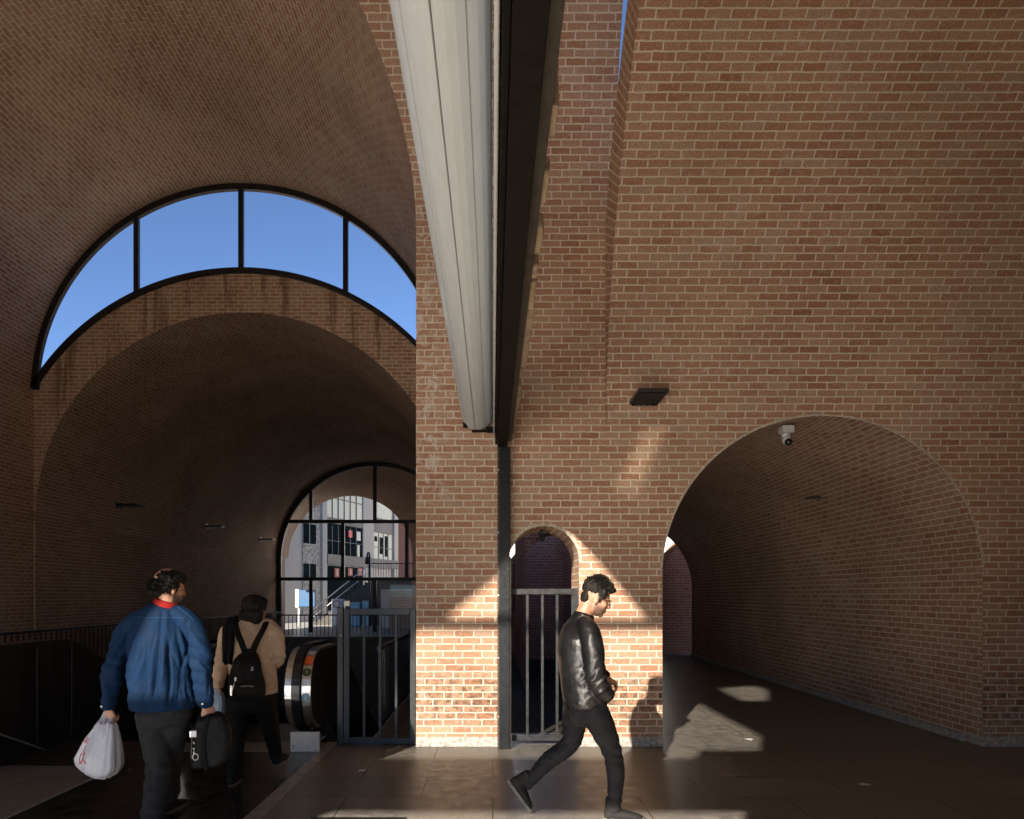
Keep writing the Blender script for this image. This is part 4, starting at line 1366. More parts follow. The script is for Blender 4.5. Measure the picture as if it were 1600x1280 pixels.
def head(bm, M, ears=True):
    E = lambda c, r: ell(bm, c, r, M, 20)
    E((-.008, 0, .028), (.098, .077, .092)); E((.030, 0, -.040), (.066, .058, .080)); E((.030, 0, -.080), (.058, .047, .038))
    E((.070, 0, -.100), (.019, .022, .019)); E((.080, 0, .014), (.015, .046, .011))
    E((.094, 0, -.010), (.014, .011, .020)); E((.104, 0, -.028), (.016, .013, .014)); E((.100, 0, -.036), (.013, .019, .009))
    E((.092, 0, -.064), (.009, .023, .0055)); E((.089, 0, -.075), (.009, .020, .0065))
    for s in (-1, 1):
        E((.060, s * .036, -.028), (.024, .020, .024))
        if ears:
            E((-.004, s * .078, -.016), (.018, .008, .031)); E((-.002, s * .080, -.034), (.010, .008, .014))
def hand(bm, M, curl=(.5, .6, .5), spread=.0, size=1.0, thumb=.5):
    T = lambda p: M @ (Vector(p) * size)
    ax = (M.to_3x3() @ Vector((0, 1, 0)))
    tube(bm, [(T((-.03, 0, 0)), .026 * size, .020 * size), (T((.01, 0, 0)), .028 * size, .019 * size), (T((.05, 0, -.002)), .039 * size, .017 * size), (T((.088, 0, -.004)), .040 * size, .014 * size)], side=ax, n=14)
    for y, L, r in ((.030, .072, .0088), (.010, .081, .0092), (-.010, .075, .0088), (-.029, .058, .0078)):
        p = Vector((.082, y, -.004)); a = 0.12
        pts = [(T(p), r * size)]
        for k, f in enumerate((.45, .32, .23)):
            a += curl[k]
            p = p + Vector((math.cos(a) * L * f, spread * y, -math.sin(a) * L * f))
            pts.append((T(p), r * (1 - .10 * (k + 1)) * size))
        tube(bm, spline(pts, 2), side=ax, n=9)
    p0, p1, p2, p3 = (.012, .024, -.004), (.040, .044, -.012), (.064, .050 - .02 * thumb, -.026), (.082, .048 - .04 * thumb, -.040)
    tube(bm, spline([(T(p0), .015 * size), (T(p1), .0125 * size), (T(p2), .0105 * size), (T(p3), .0085 * size)], 2), side=ax, n=9)
def frame(o, x, z):
    """matrix with local x and local z directions (z re-orthogonalised)"""
    x = Vector(x).normalized(); z = Vector(z); z = (z - x * z.dot(x)).normalized(); y = z.cross(x)
    M = Matrix((x, y, z)).transposed().to_4x4(); M.translation = Vector(o)
    return M
def shoe(name, M, parent, L=.28, boot=True, m='shoe'):
    bm = bmesh.new()
    T = lambda p: M @ Vector(p)
    s = (M.to_3x3() @ Vector((0, 1, 0)))
    tube(bm, [(T((.02, 0, .05)), .036, .045), (T((.07, 0, .052)), .038, .046), (T((.15, 0, .042)), .043, .034), (T((.22, 0, .032)), .044, .024), (T((L - .03, 0, .026)), .034, .018)], side=s, n=16)
    if boot: tube(bm, [(T((.045, 0, .06)), .040, .045), (T((.05, 0, .12)), .040, .046), (T((.052, 0, .155)), .042, .046)], side=s, n=16)
    me = remesh(bm, .006, 3)
    o = obj(name, me, MAT[m], parent)
    bm = NB()
    n = 26
    ol = []
    for i in range(n):
        a = 2 * PI * i / n
        x = L / 2 - .005 + (L / 2 + .008) * math.cos(a)
        w = .040 + .008 * math.cos(a * 1.0) - .004 * math.cos(2 * a)
        ol.append((x, w * math.sin(a)))
    top = [bm.verts.new(T((x, y, .022))) for x, y in ol]; bot = [bm.verts.new(T((x, y, .0))) for x, y in ol]
    bm.faces.new(top); bm.faces.new(list(reversed(bot)))
    for i in range(n): bm.faces.new((bot[i], bot[(i + 1) % n], top[(i + 1) % n], top[i]))
    obj('sole', bm, MAT['sole'], o)
    return o
def ridge(c): return 1 - 2 * abs(noise.noise(c))
def beard_attr(me, Minv, on):
    a = me.attributes.new('beard', 'FLOAT', 'POINT')
    vals = []
    for v in me.vertices:
        f = 0.0
        if on:
            p = Minv @ v.co
            if abs(p.x) < .2 and abs(p.y) < .12 and -.16 < p.z < .1:
                jaw = max(0, min(1, (-.035 - p.z + .25 * max(0, .05 - p.x)) / .03)) * max(0, min(1, (p.z + .135) / .03))
                lip = math.exp(-((p.z + .052) / .009) ** 2) * (1 if p.x > .075 and abs(p.y) < .03 else 0)
                side = max(0, min(1, (p.x + .005) / .02))
                f = min(1, max(jaw * side, lip))
                brow = math.exp(-((p.z - .017) / .006) ** 2) * (1 if p.x > .065 and .010 < abs(p.y) < .045 else 0)
                f = max(f, brow)
        vals.append(f)
    a.data.foreach_set('value', vals)
def seam_on(me, pts, r, name, m, parent, dirv=(0, 1, 0)):
    """thin seam laid on the surface that the points, shot along dirv, hit"""
    bvh = BVHTree.FromPolygons([v.co for v in me.vertices], [p.vertices for p in me.polygons])
    last = None
    bm = NB()
    for p in pts:
        h = bvh.ray_cast(Vector(p) - Vector(dirv) * 1.0, Vector(dirv))
        if h[0] is None: last = None; continue
        if last is not None and (h[0] - last).length < .08: bar(bm, last, h[0], r, n=5)
        last = h[0]
    return obj(name, bm, m, parent)
def person(name, label, loc): return thing(name, label, 'person', loc)

# ---------- the man in the black leather jacket, walking to the right
Y1, P1 = 5.05, F / 5.05
def q1(x, y, dy=0.0): return Vector(((x - VX) / P1, Y1 + dy, CH - (y - VY) / P1))
man = person('person', 'man in a black leather jacket and black jeans striding to the right, head bowed', (q1(912, 930).x, Y1, 0))
HM = Matrix.Translation((.738, Y1 - .005, 1.583)) @ Matrix.Rotation(R(20), 4, 'Y') @ Matrix.Scale(1.05, 4)
SD = (0, -1, 0)
bm = bmesh.new()
head(bm, HM)
tube(bm, spline([(q1(922, 938), .056, .060), (q1(915, 953), .055, .058), (q1(909, 968), .062, .064), (q1(906, 985), .10, .08)], 3), side=SD)
tube(bm, spline([(q1(906, 985), .15, .09), (q1(906, 1020), .16, .11), (q1(910, 1060), .155, .115), (q1(914, 1105), .155, .115)], 3), side=SD)
legsR = [(q1(922, 1100, -.09), .100), (q1(939, 1136, -.09), .090), (q1(953, 1170, -.085), .067), (q1(959, 1205, -.08), .061), (q1(958, 1236, -.075), .050), (q1(957, 1262, -.07), .044)]
legsL = [(q1(904, 1100, .09), .100), (q1(899, 1136, .09), .088), (q1(892, 1168, .085), .067), (q1(861, 1190, .08), .062), (q1(841, 1211, .075), .051), (q1(822, 1232, .07), .044)]
for lg in (legsR, legsL): tube(bm, spline([(p, r - .022) for p, r in lg], 3), side=SD)
armR = [(q1(909, 972, -.085), .060, .055), (q1(914, 983, -.155), .070, .068), (q1(919, 998, -.198), .070, .072), (q1(921, 1015, -.218), .066, .070), (q1(922, 1036, -.228), .063, .067), (q1(925, 1056, -.222), .061, .066), (q1(933, 1071, -.198), .057, .060), (q1(945, 1084, -.150), .050, .053)]
armL = [(q1(909, 972, .085), .060, .055), (q1(914, 983, .160), .070, .070), (q1(921, 1018, .22), .066, .066), (q1(929, 1047, .235), .060, .060), (q1(941, 1056, .20), .052, .052), (q1(953, 1063, .165), .042, .042)]
for ar in (armR, armL): tube(bm, spline([(p, a - .026, b - .026) for p, a, b in ar], 3), side=SD)
HL = frame(q1(951.5, 1062.5, .165), (.86, -.10, -.50), (.45, .35, .85))
hand(bm, HL, (.55, .75, .5), size=1.0, thumb=.7)
HRm = frame(q1(938, 1082, -.150), (.45, .85, -.3), (.3, -.5, .8))
hand(bm, HRm, (.3, .3, .2), size=.85)
me = remesh(bm, .0048, 3, .45)
beard_attr(me, HM.inverted(), True)
obj('body', me, MAT['skin'], man)
# jacket
bm = bmesh.new()
tube(bm, spline([(q1(915, 1103), .182, .152), (q1(914, 1088), .190, .158), (q1(911, 1060), .196, .160), (q1(907, 1030), .200, .155), (q1(904, 1005), .196, .142), (q1(905, 985), .160, .115), (q1(909, 972), .095, .085), (q1(912, 964), .075, .076)], 4), side=SD, n=28, cap=.15)
for ar in (armR, armL): tube(bm, spline(ar, 4), side=SD, n=20, cap=.3)
me = remesh(bm, .0085, 4)
ax_el = q1(924, 1056, -.22)
def jfold(c, n):
    d = ridge(Vector((c.x * 7 + c.z * 3, c.y * 6, c.z * 5 - c.x * 4))) * .0050 + ridge(Vector((c.x * 16 + c.z * 9, c.y * 14, c.z * 12 - c.x * 6))) * .0024 + ridge(Vector((c.x * 40, c.y * 40, c.z * 52))) * .0012
    k = (c - ax_el).length
    if c.y < Y1 - .13:
        a = math.exp(-(k / .12) ** 2)
        w = (c.z * 78 - c.x * 62 + 2.2 * noise.noise(c * 14))
        d += a * (.0075 * math.sin(w) + .003 * math.sin(w * 1.9 + 1))
    if c.z < q1(0, 1096).z: d *= max(0, 1 - abs(n.z) * 1.6)
    # long diagonal drape across the back
    w2 = (c.x - q1(872, 0).x) * 17 + (c.z - q1(0, 1030).z) * 11
    if c.y < Y1 + .1: d += .0055 * math.sin(w2) * math.exp(-((c.x - q1(885, 0).x) / .07) ** 2)
    return d
displace(me, jfold)
jk = obj('jacket', me, MAT['leather'], man)
bm = bmesh.new()
tube(bm, [(q1(915, 1104), .176, .146), (q1(914.5, 1097), .186, .156), (q1(914, 1091), .188, .158)], side=SD, n=40, cap=.05)
hb_ = remesh(bm, .008, 2); displace(hb_, lambda c, n: .0022 * math.sin(math.atan2(c.y - Y1, c.x - q1(914, 0).x) * 60) + .002 * ridge(c * 16))
obj('hem_band', hb_, MAT['leather'], jk)
bm = bmesh.new()
tube(bm, [(q1(908.5, 974), .090, .084), (q1(913, 959), .074, .072)], side=SD, n=28, cap=.1)
me = remesh(bm, .006, 2); displace(me, lambda c, n: .003 * ridge(c * 18))
obj('collar', me, MAT['leather'], jk)
bm = bmesh.new()
tube(bm, spline([(q1(913, 1098), .160, .128), (q1(914, 1108), .170, .138), (q1(914, 1122), .160, .130)], 3), side=SD, n=24, cap=.4)
for lg in (legsR, legsL): tube(bm, spline(lg, 4), side=SD, n=20, cap=.2)
me = remesh(bm, .0085, 4)
kneeR, kneeL, ankR, ankL = q1(953, 1172, -.085), q1(890, 1170, .085), q1(958, 1250, -.07), q1(828, 1224, .07)
def tfold(c, n):
    d = ridge(Vector((c.x * 10, c.y * 10, c.z * 22))) * .0035 + ridge(c * 34) * .0015
    for kp, kr, dirx in ((kneeR, .10, .25), (kneeL, .11, -.9), (ankR, .085, 0), (ankL, .085, -1.0)):
        a = math.exp(-((c - kp).length / kr) ** 2)
        d += a * .0052 * math.sin((c.z + dirx * c.x) * 95)
    return d
displace(me, tfold)
obj('trousers', me, MAT['jeans'], man)
twm = bpy.data.meshes.new_from_object(man.children[-1])
twm.transform(Matrix.Translation(man.location))
seam_on(twm, [q1(887 + k * 1.5, 1110 + k * 2.6) for k in range(10)], .0016, 'pocket_seam', MAT['sole'], man.children[-1])
shoe('shoe', frame(q1(942, 1277.6, -.07), (1, 0, 0), (0, 0, 1)), man, .285)
tv = Vector((.156, 0, -.211)).normalized()
shoe('shoe', frame(q1(793, 1226, .07), tv, (.80, 0, .594)), man, .275)
# hair, spiky and short at the sides
bm = bmesh.new()
E = lambda c, r: ell(bm, c, r, HM, 20)
E((-.020, 0, .052), (.095, .082, .080)); E((.040, 0, .088), (.062, .066, .040)); E((.072, 0, .084), (.036, .052, .026)); E((-.066, 0, -.008), (.036, .062, .062)); E((-.010, 0, .105), (.070, .055, .036))
for s in (-1, 1): E((.020, s * .062, .035), (.045, .020, .040)); E((.022, s * .071, .000), (.012, .008, .030))
me = remesh(bm, .0045, 2, .4)
hi = HM.inverted()
def hfold(c, n):
    p = hi @ c
    top = max(0, min(1, (p.z - .03) / .08))
    return (.004 + .010 * top) * noise.noise(Vector((p.x * 50, p.y * 70, p.z * 28))) + .004 * top * ridge(p * 120)
displace(me, hfold)
hr = obj('hair', me, MAT['hair'], man)
bm = NB()
rnd = random.Random(21)
for i in range(900):
    a = rnd.uniform(-PI, PI); e = rnd.uniform(.15, 1.45)
    d = Vector((math.cos(a) * math.cos(e), math.sin(a) * math.cos(e), math.sin(e)))
    b = Vector((-.012, 0, .052)) + Vector((d.x * .098, d.y * .080, d.z * .085))
    if b.x > .07: b.z = max(b.z, .075)
    tip = b + Vector((d.x * .016 + .010, d.y * .014, d.z * .026)) + Vector((rnd.uniform(-.008, .008), rnd.uniform(-.008, .008), rnd.uniform(-.004, .008)))
    bar(bm, HM @ b, HM @ tip, .0026, .0005, n=3)
for k in range(8):
    b = Vector((-.085 + k * .004, rnd.uniform(-.02, .02), .095)); bar(bm, HM @ b, HM @ (b + Vector((-.028, rnd.uniform(-.01, .01), .022 + .01 * rnd.random()))), .004, .0008, n=4)
obj('hair_tufts', bm, MAT['hair'], hr)
# glasses
bm = NB()
G = lambda p: HM @ Vector(p)
for s in (-1, 1):
    bar(bm, G((-.008, s * .082, .004)), G((.092, s * .064, .002)), .0024, n=6)
    for i in range(16):
        a, b = 2 * PI * i / 16, 2 * PI * (i + 1) / 16
        pp = lambda t: G((.101 - .10 * abs(.034 + .024 * s * math.cos(t) * s) ** 1.5, s * .034 + .025 * math.cos(t), -.004 + .020 * math.sin(t)))
        bar(bm, pp(a), pp(b), .0022, n=5)
bar(bm, G((.101, -.010, .002)), G((.101, .010, .002)), .0022, n=5)
obj('glasses', bm, MAT['black'], man)

# ---------- the man in the blue jacket, seen from behind
Y2, P2 = 4.87, F / 4.87
def q2(x, y, dy=0.0):
    Y = Y2 + dy
    return Vector(((x - VX) * Y / F, Y, CH - (y - VY) * Y / F))
bl = person('person', 'balding man in a bright blue jacket with a red collar, seen from behind', (q2(255, 930).x, Y2, 0))
HB = Matrix.Translation(q2(262, 917) + Vector((0, .02, 0))) @ Matrix.Rotation(R(50), 4, 'Z') @ Matrix.Rotation(R(10), 4, 'Y') @ Matrix.Scale(1.06, 4)
SX_ = (1, 0, 0)
bm = bmesh.new()
head(bm, HB)
tube(bm, spline([(q2(263, 928), .060, .062), (q2(261, 944), .062, .062), (q2(258, 962), .08, .070), (q2(254, 985), .13, .075)], 3), side=SX_)
tube(bm, spline([(q2(253, 985), .14, .075), (q2(250, 1040), .15, .085), (q2(254, 1112), .14, .085)], 3), side=SX_)
arL = [(q2(240, 959), .061, .070), (q2(219, 968), .071, .077), (q2(202, 982), .075, .073), (q2(190, 1006, -.02), .070, .068), (q2(179, 1044, -.03), .064, .063), (q2(171, 1080, -.01), .056, .054), (q2(168, 1106, .01), .047, .047)]
arR = [(q2(270, 957), .061, .070), (q2(287, 965), .071, .077), (q2(301, 980), .074, .071), (q2(311, 1005, -.02), .068, .066), (q2(317, 1044, -.03), .062, .061), (q2(321, 1080, -.01), .054, .054), (q2(322, 1103, .01), .046, .046)]
for ar in (arL, arR): tube(bm, spline([(p, a - .03, b - .03) for p, a, b in ar], 3), side=SX_)
lgL = [(q2(238, 1112, 0), .108, .112), (q2(244, 1160, .01), .094, .098), (q2(248, 1195, .03), .078, .084), (q2(245, 1232, -.01), .078, .082), (q2(240, 1268, -.05), .074, .080), (q2(239, 1284, -.05), .075, .085)]
lgR = [(q2(274, 1112, 0), .106, .112), (q2(269, 1155, .10), .090, .096), (q2(265, 1188, .22), .076, .082), (q2(264, 1222, .27), .076, .078), (q2(263, 1246, .30), .070, .074)]
for lg in (lgL, lgR): tube(bm, spline([(p, a - .03, b - .03) for p, a, b in lg], 3), side=SX_)
HBL = frame(q2(168, 1106, .01), (.02, .05, -1), (-.55, -.84, 0)); hand(bm, HBL, (1.1, 1.1, .7), size=1.05, thumb=.9)
HBR = frame(q2(322, 1103, .01), (.10, .06, -1), (.45, -.90, 0)) ; hand(bm, HBR, (1.1, 1.1, .7), size=1.05, thumb=.9)
me = remesh(bm, .005, 3, .45)
beard_attr(me, HB.inverted(), True)
obj('body', me, MAT['skin'], bl)
bm = bmesh.new()
tube(bm, spline([(q2(254, 1108), .214, .140), (q2(253, 1080), .214, .145), (q2(250, 1040), .212, .145), (q2(249, 1003), .212, .140), (q2(251, 978), .195, .120), (q2(255, 960), .150, .105), (q2(259, 947), .090, .082)], 4), side=SX_, n=32, cap=.1)
for ar in (arL, arR): tube(bm, spline(ar, 4), side=SX_, n=22, cap=.2)
me = remesh(bm, .0065, 4)
FOLDS = [(256, 962, 238, 1100, .030, 4.5), (276, 985, 287, 1085, .018, 3.2), (268, 1000, 262, 1095, .014, 3.0), (226, 985, 205, 1085, .016, 3.4), (294, 975, 286, 1040, .020, 3.2), (243, 1000, 222, 1095, .012, 2.6), (284, 1030, 298, 1100, .012, 2.8)]
def bfold(c, n):
    x = (c.x - q2(252, 0).x); z = c.z
    zt = max(0, min(1, (1.44 - z) / .35))
    d = 0.0
    if c.y < Y2 + .06:
        # folds fan out from the shoulder blades down to the hem
        u = x / (.35 + .5 * zt)
        d += zt * (.034 * (abs(math.sin(u * 14 + .5 + .7 * noise.noise(Vector((x * 3, 0, z * 2))))) ** .7 - .6) + .008 * math.sin(u * 61 + 2.0))
        px = VX + c.x * F / c.y; py = VY - (c.z - CH) * F / c.y
        for (xa, ya, xb, yb, dp, wd) in FOLDS:
            f = (py - ya) / (yb - ya)
            if -.15 < f < 1.15:
                e = max(0, min(1, (f + .15) / .25)) * max(0, min(1, (1.15 - f) / .25))
                dx = px - (xa + (xb - xa) * f) - 2.5 * math.sin(f * 5 + xa)
                d += .62 * e * dp * (math.exp(-((dx - wd * 1.5) / wd) ** 2) * .55 - math.exp(-(dx / wd) ** 2))
        d -= .012 * zt * math.exp(-((x + .030 + .10 * zt * .6) / .030) ** 2)
    d += ridge(Vector((c.x * 9, c.y * 9, c.z * 7))) * .006 + ridge(c * 24) * .002
    d *= max(0, 1 - abs(n.z) * 1.6) * (.35 + .65 * max(0, min(1, (c.z - q2(0, 1112).z) / .10)))
    for ar in (arL, arR):
        kp = ar[4][0]
        a = math.exp(-((c - kp).length / .17) ** 2)
        d += a * .0055 * math.sin(c.z * 78 + c.x * 30)
        a2 = math.exp(-((c - ar[6][0]).length / .09) ** 2)
        d += a2 * .004 * math.sin(c.z * 110)
    return d
displace(me, bfold)
bj = obj('jacket', me, MAT['blue'], bl)
wme = me.copy()
Mo = bj.parent.matrix_basis
def q2l(x, y): return q2(x, y)
wme.transform(Matrix.LocRotScale(bl.location, bl.rotation_euler, bl.scale))
seam_on(wme, [q2(x, 964 + .012 * (x - 240)) for x in range(218, 296, 3)], .0022, 'yoke_seam', MAT['stitch'], bj)
seam_on(wme, [q2(281 + t * 26, 948 + t * 14 + 6 * t * t) for t in lin(0, 1, 14)], .003, 'shoulder_seam', MAT['stitch'], bj)
for (x, y, s) in ((316.5, 1100, -.06), (159, 1104, -.05)):
    bm = NB(); p = q2(x, y, s); bar(bm, p, p + Vector((0, -.006, 0)), .007, n=10)
    obj('cuff_button', bm, MAT['white'], bj)
bm = bmesh.new()
tube(bm, [(q2(258, 948), .090, .084), (q2(261, 942), .084, .078), (q2(262, 939), .078, .074)], side=SX_, n=28, cap=.1)
me = remesh(bm, .006, 2)
obj('collar', me, MAT['redcol'], bj)
bm = bmesh.new()
tube(bm, spline([(q2(256, 1100), .172, .105), (q2(256, 1114), .180, .120), (q2(256, 1130), .165, .125)], 3), side=SX_, n=26, cap=.3)
for lg in (lgL, lgR): tube(bm, spline(lg, 4), side=SX_, n=22, cap=.15)
me = remesh(bm, .009, 4)
def cfold(c, n):
    d = ridge(Vector((c.x * 8, c.y * 8, c.z * 14))) * .006 + ridge(c * 26) * .002
    for kp in (lgL[2][0], lgR[2][0], lgL[4][0], lgR[4][0]):
        d += math.exp(-((c - kp).length / .13) ** 2) * .006 * math.sin(c.z * 70 + c.x * 45)
    return d
displace(me, cfold)
obj('trousers', me, MAT['charcoal'], bl)
shoe('shoe', frame((q2(239, 1290, -.05).x - .01, Y2 - .13, 0), (-.10, 1, 0), (0, 0, 1)), bl, .29, False)
shoe('shoe', frame((q2(263, 1262, .30).x, Y2 + .24, .004), (.12, 1, 0), (0, 0, 1)), bl, .29, False)
bm = bmesh.new()
E = lambda c, r: ell(bm, c, r, HB, 20)
E((-.030, 0, .000), (.092, .088, .062)); E((-.068, .018, -.030), (.046, .070, .045)); E((.006, -.040, .060), (.072, .044, .047)); E((-.046, -.030, .044), (.050, .050, .050)); E((-.02, .070, .02), (.055, .026, .05)); E((-.02, -.074, .02), (.048, .020, .045))
me = remesh(bm, .005, 2, .4)
hb = HB.inverted()
displace(me, lambda c, n: .010 * noise.noise((hb @ c) * 62) + .006 * ridge((hb @ c) * 95))
obj('hair', me, MAT['hair'], bl)

bm = NB()
for i in range(800):
    a = rnd.uniform(-PI, PI); e = rnd.uniform(-.7, .55)
    dv = Vector((math.cos(a) * math.cos(e), math.sin(a) * math.cos(e), math.sin(e)))
    if dv.x > .35 or abs(dv.y) > .9 and dv.z < -.1: continue
    b_ = Vector((-.035 + dv.x * .088, dv.y * .084, -.004 + dv.z * .066))
    tp = b_ + dv * .014 + Vector((rnd.uniform(-.012, .004), rnd.uniform(-.012, .012), rnd.uniform(-.022, .004)))
    bar(bm, HB @ b_, HB @ tp, .0028, .0006, n=3)
for o_ in bl.children:
    if o_.name.startswith('hair'): obj('hair_tufts', bm, MAT['hair'], o_)

# ---------- the woman with the backpack
Y3 = 5.95; P3 = F / Y3
def q3(x, y, dy=0.0):
    Y = Y3 + dy
    return Vector(((x - VX) * Y / F, Y, CH - (y - VY) * Y / F))
wo_ = person('person', 'dark haired person in a tan jacket with a black backpack, walking onto the escalator', (q3(393, 930).x, Y3, 0))
HW = Matrix.Translation(q3(398, 954) + Vector((0, .02, 0))) @ Matrix.Rotation(R(66), 4, 'Z') @ Matrix.Rotation(R(8), 4, 'Y') @ Matrix.Scale(.97, 4)
bm = bmesh.new()
head(bm, HW)
tube(bm, spline([(q3(398, 962), .05, .052), (q3(396, 974), .052, .052), (q3(394, 986), .10, .08)], 3), side=SX_)
tube(bm, spline([(q3(394, 986), .14, .09), (q3(394, 1030), .14, .10), (q3(395, 1085), .15, .11)], 3), side=SX_)
awL = [(q3(376, 977), .055, .060), (q3(366, 981), .064, .066), (q3(356, 990), .067, .064), (q3(351, 1010, -.01), .060, .060), (q3(346, 1040, -.02), .055, .056), (q3(339, 1072, .02), .047, .047)]
awR = [(q3(410, 976), .055, .060), (q3(420, 980), .064, .066), (q3(429, 990), .066, .064), (q3(433, 1005, 0), .060, .060), (q3(434, 1027, .02), .057, .057), (q3(431, 1034, .14), .050, .050), (q3(427, 1038, .26), .044, .044)]
for ar in (awL, awR): tube(bm, spline([(p, a - .022, b - .022) for p, a, b in ar], 3), side=SX_)
lwL = [(q3(374, 1088), .100, .10), (q3(371, 1125, .02), .086, .09), (q3(369, 1152, .03), .070, .074), (q3(367, 1186, .0), .062, .066), (q3(366, 1212, -.02), .056, .062)]
lwR = [(q3(412, 1088), .100, .10), (q3(419, 1122, .10), .084, .088), (q3(424, 1145, .22), .068, .072), (q3(429, 1168, .28), .058, .062), (q3(432, 1182, .32), .054, .058)]
for lg in (lwL, lwR): tube(bm, spline([(p, a - .025, b - .025) for p, a, b in lg], 3), side=SX_)
hand(bm, frame(q3(338.5, 1073, .02), (-.05, .05, -1), (-.6, -.8, 0)), (1.0, 1.0, .7), size=.92, thumb=.8)
hand(bm, frame(q3(427, 1038, .26), (0, 1, -.1), (.2, 0, 1)), (.5, .6, .5), size=.9)
me = remesh(bm, .0055, 3, .45)
beard_attr(me, HW.inverted(), False)
obj('body', me, MAT['skin'], wo_)
bm = bmesh.new()
tube(bm, spline([(q3(396, 1083), .200, .155), (q3(395, 1055), .192, .150), (q3(393, 1022), .184, .138), (q3(393, 997), .182, .126), (q3(393, 981), .145, .105), (q3(395, 971), .080, .074)], 4), side=SX_, n=28, cap=.1)
for ar in (awL, awR): tube(bm, spline(ar, 4), side=SX_, n=20, cap=.2)
me = remesh(bm, .009, 4)
def wfold(c, n):
    d = ridge(Vector((c.x * 10, c.y * 10, c.z * 9))) * .006 + ridge(c * 26) * .002
    for ar in (awL, awR): d += math.exp(-((c - ar[4][0]).length / .13) ** 2) * .005 * math.sin(c.z * 85 + c.x * 30)
    return d
displace(me, wfold)
wj = obj('jacket', me, MAT['tan'], wo_)
bm = bmesh.new()
tube(bm, spline([(q3(395, 1076), .175, .130), (q3(395, 1092), .178, .135), (q3(394, 1106), .160, .125)], 3), side=SX_, n=24, cap=.3)
for lg in (lwL, lwR): tube(bm, spline(lg, 4), side=SX_, n=20, cap=.15)
me = remesh(bm, .010, 4); displace(me, lambda c, n: ridge(Vector((c.x * 9, c.y * 9, c.z * 15))) * .006)
obj('trousers', me, MAT['blackcloth'], wo_)
shoe('shoe', frame((q3(366, 1220).x, Y3 - .09, .0), (-.05, 1, 0), (0, 0, 1)), wo_, .25, False)
shoe('shoe', frame((q3(432, 1186, .3).x, Y3 + .26, .085), (.1, 1, .05), (0, 0, 1)), wo_, .25, False)
bm = bmesh.new()
E = lambda c, r: ell(bm, c, r, HW, 20)
E((-.025, 0, .045), (.108, .100, .090)); E((-.045, 0, -.040), (.085, .108, .075)); E((-.035, .05, -.085), (.060, .052, .045)); E((-.035, -.05, -.085), (.060, .052, .045)); E((.045, 0, .085), (.055, .07, .04))
me = remesh(bm, .006, 2, .4)
hw = HW.inverted()
displace(me, lambda c, n: .006 * ridge(Vector(((hw @ c).x * 45, (hw @ c).y * 45, (hw @ c).z * 9))))
obj('hair', me, MAT['hair'], wo_)
bm = bmesh.new()
tube(bm, spline([(q3(372, 970, -.02), .05, .05), (q3(361, 976, -.05), .055, .055), (q3(357, 995, -.10), .056, .045), (q3(357, 1018, -.11), .058, .040), (q3(356, 1036, -.10), .050, .034)], 4), side=SX_, n=18, cap=.3)
me = remesh(bm, .008, 3); displace(me, lambda c, n: .007 * math.sin(c.x * 130 + 3 * noise.noise(c * 6)))
obj('scarf', me, MAT['blackcloth'], wo_)

# ---------- backpack
bp_ = thing('backpack', 'small black backpack with a front pocket, worn over the tan jacket', 'backpack', q3(386, 1090, -.2))
bm = bmesh.new()
tube(bm, spline([(q3(387, 1090, -.205), .135, .060), (q3(386, 1078, -.215), .150, .078), (q3(385, 1060, -.215), .142, .080), (q3(386, 1040, -.205), .118, .072), (q3(388, 1026, -.185), .085, .055), (q3(388, 1018, -.17), .050, .035)], 4), side=SX_, n=28, cap=.4)
me = remesh(bm, .007, 3); displace(me, lambda c, n: ridge(c * 14) * .005)
obj('bag_body', me, MAT['nylon'], bp_)
bm = bmesh.new()
tube(bm, spline([(q3(386, 1090, -.255), .095, .032), (q3(386, 1080, -.275), .108, .040), (q3(386, 1067, -.270), .098, .034), (q3(386, 1061, -.26), .080, .02)], 4), side=SX_, n=24, cap=.4)
me = remesh(bm, .006, 3); displace(me, lambda c, n: ridge(c * 20) * .003)
pk = obj('front_pocket', me, MAT['nylon'], bp_)
bm = NB()
for x in range(-10, 10):
    p = q3(386 + x, 1072 + .02 * x * x * .5, -.318); r_ = q3(387 + x, 1072 + .02 * (x + 1) ** 2 * .5, -.318); bar(bm, p, r_, .0035, n=5)
obj('zip', bm, MAT['steel'], pk)
for pts in ([q3(385, 1026, -.20), q3(378, 1006, -.20), q3(370, 986, -.17), q3(366, 972, -.05), q3(366, 972, .06)], [q3(392, 1026, -.20), q3(401, 1003, -.20), q3(411, 984, -.16), q3(416, 972, -.05), q3(417, 973, .06)]):
    bm = bmesh.new()
    tube(bm, spline([(p, .026, .006) for p in pts], 4), side=SX_, n=10)
    obj('strap', bm, MAT['blackcloth'], bp_, smooth=True)
bm = NB()
a = q3(368, 1062, -.30); b = q3(361, 1085, -.30)
bar(bm, a, b, .004, n=6); box(bm, b.x - .006, b.x + .010, b.y - .004, b.y + .004, b.z - .01, b.z + .07); box(bm, a.x - .008, a.x + .008, a.y - .004, a.y + .004, a.z - .01, a.z + .018)
obj('zip_tag', bm, MAT['steel'], bp_)
bm = NB(); p = q3(394, 1045, -.29); box(bm, p.x - .008, p.x + .008, p.y - .003, p.y + .003, p.z - .016, p.z + .016)
obj('zip_tag', bm, MAT['steel'], bp_)

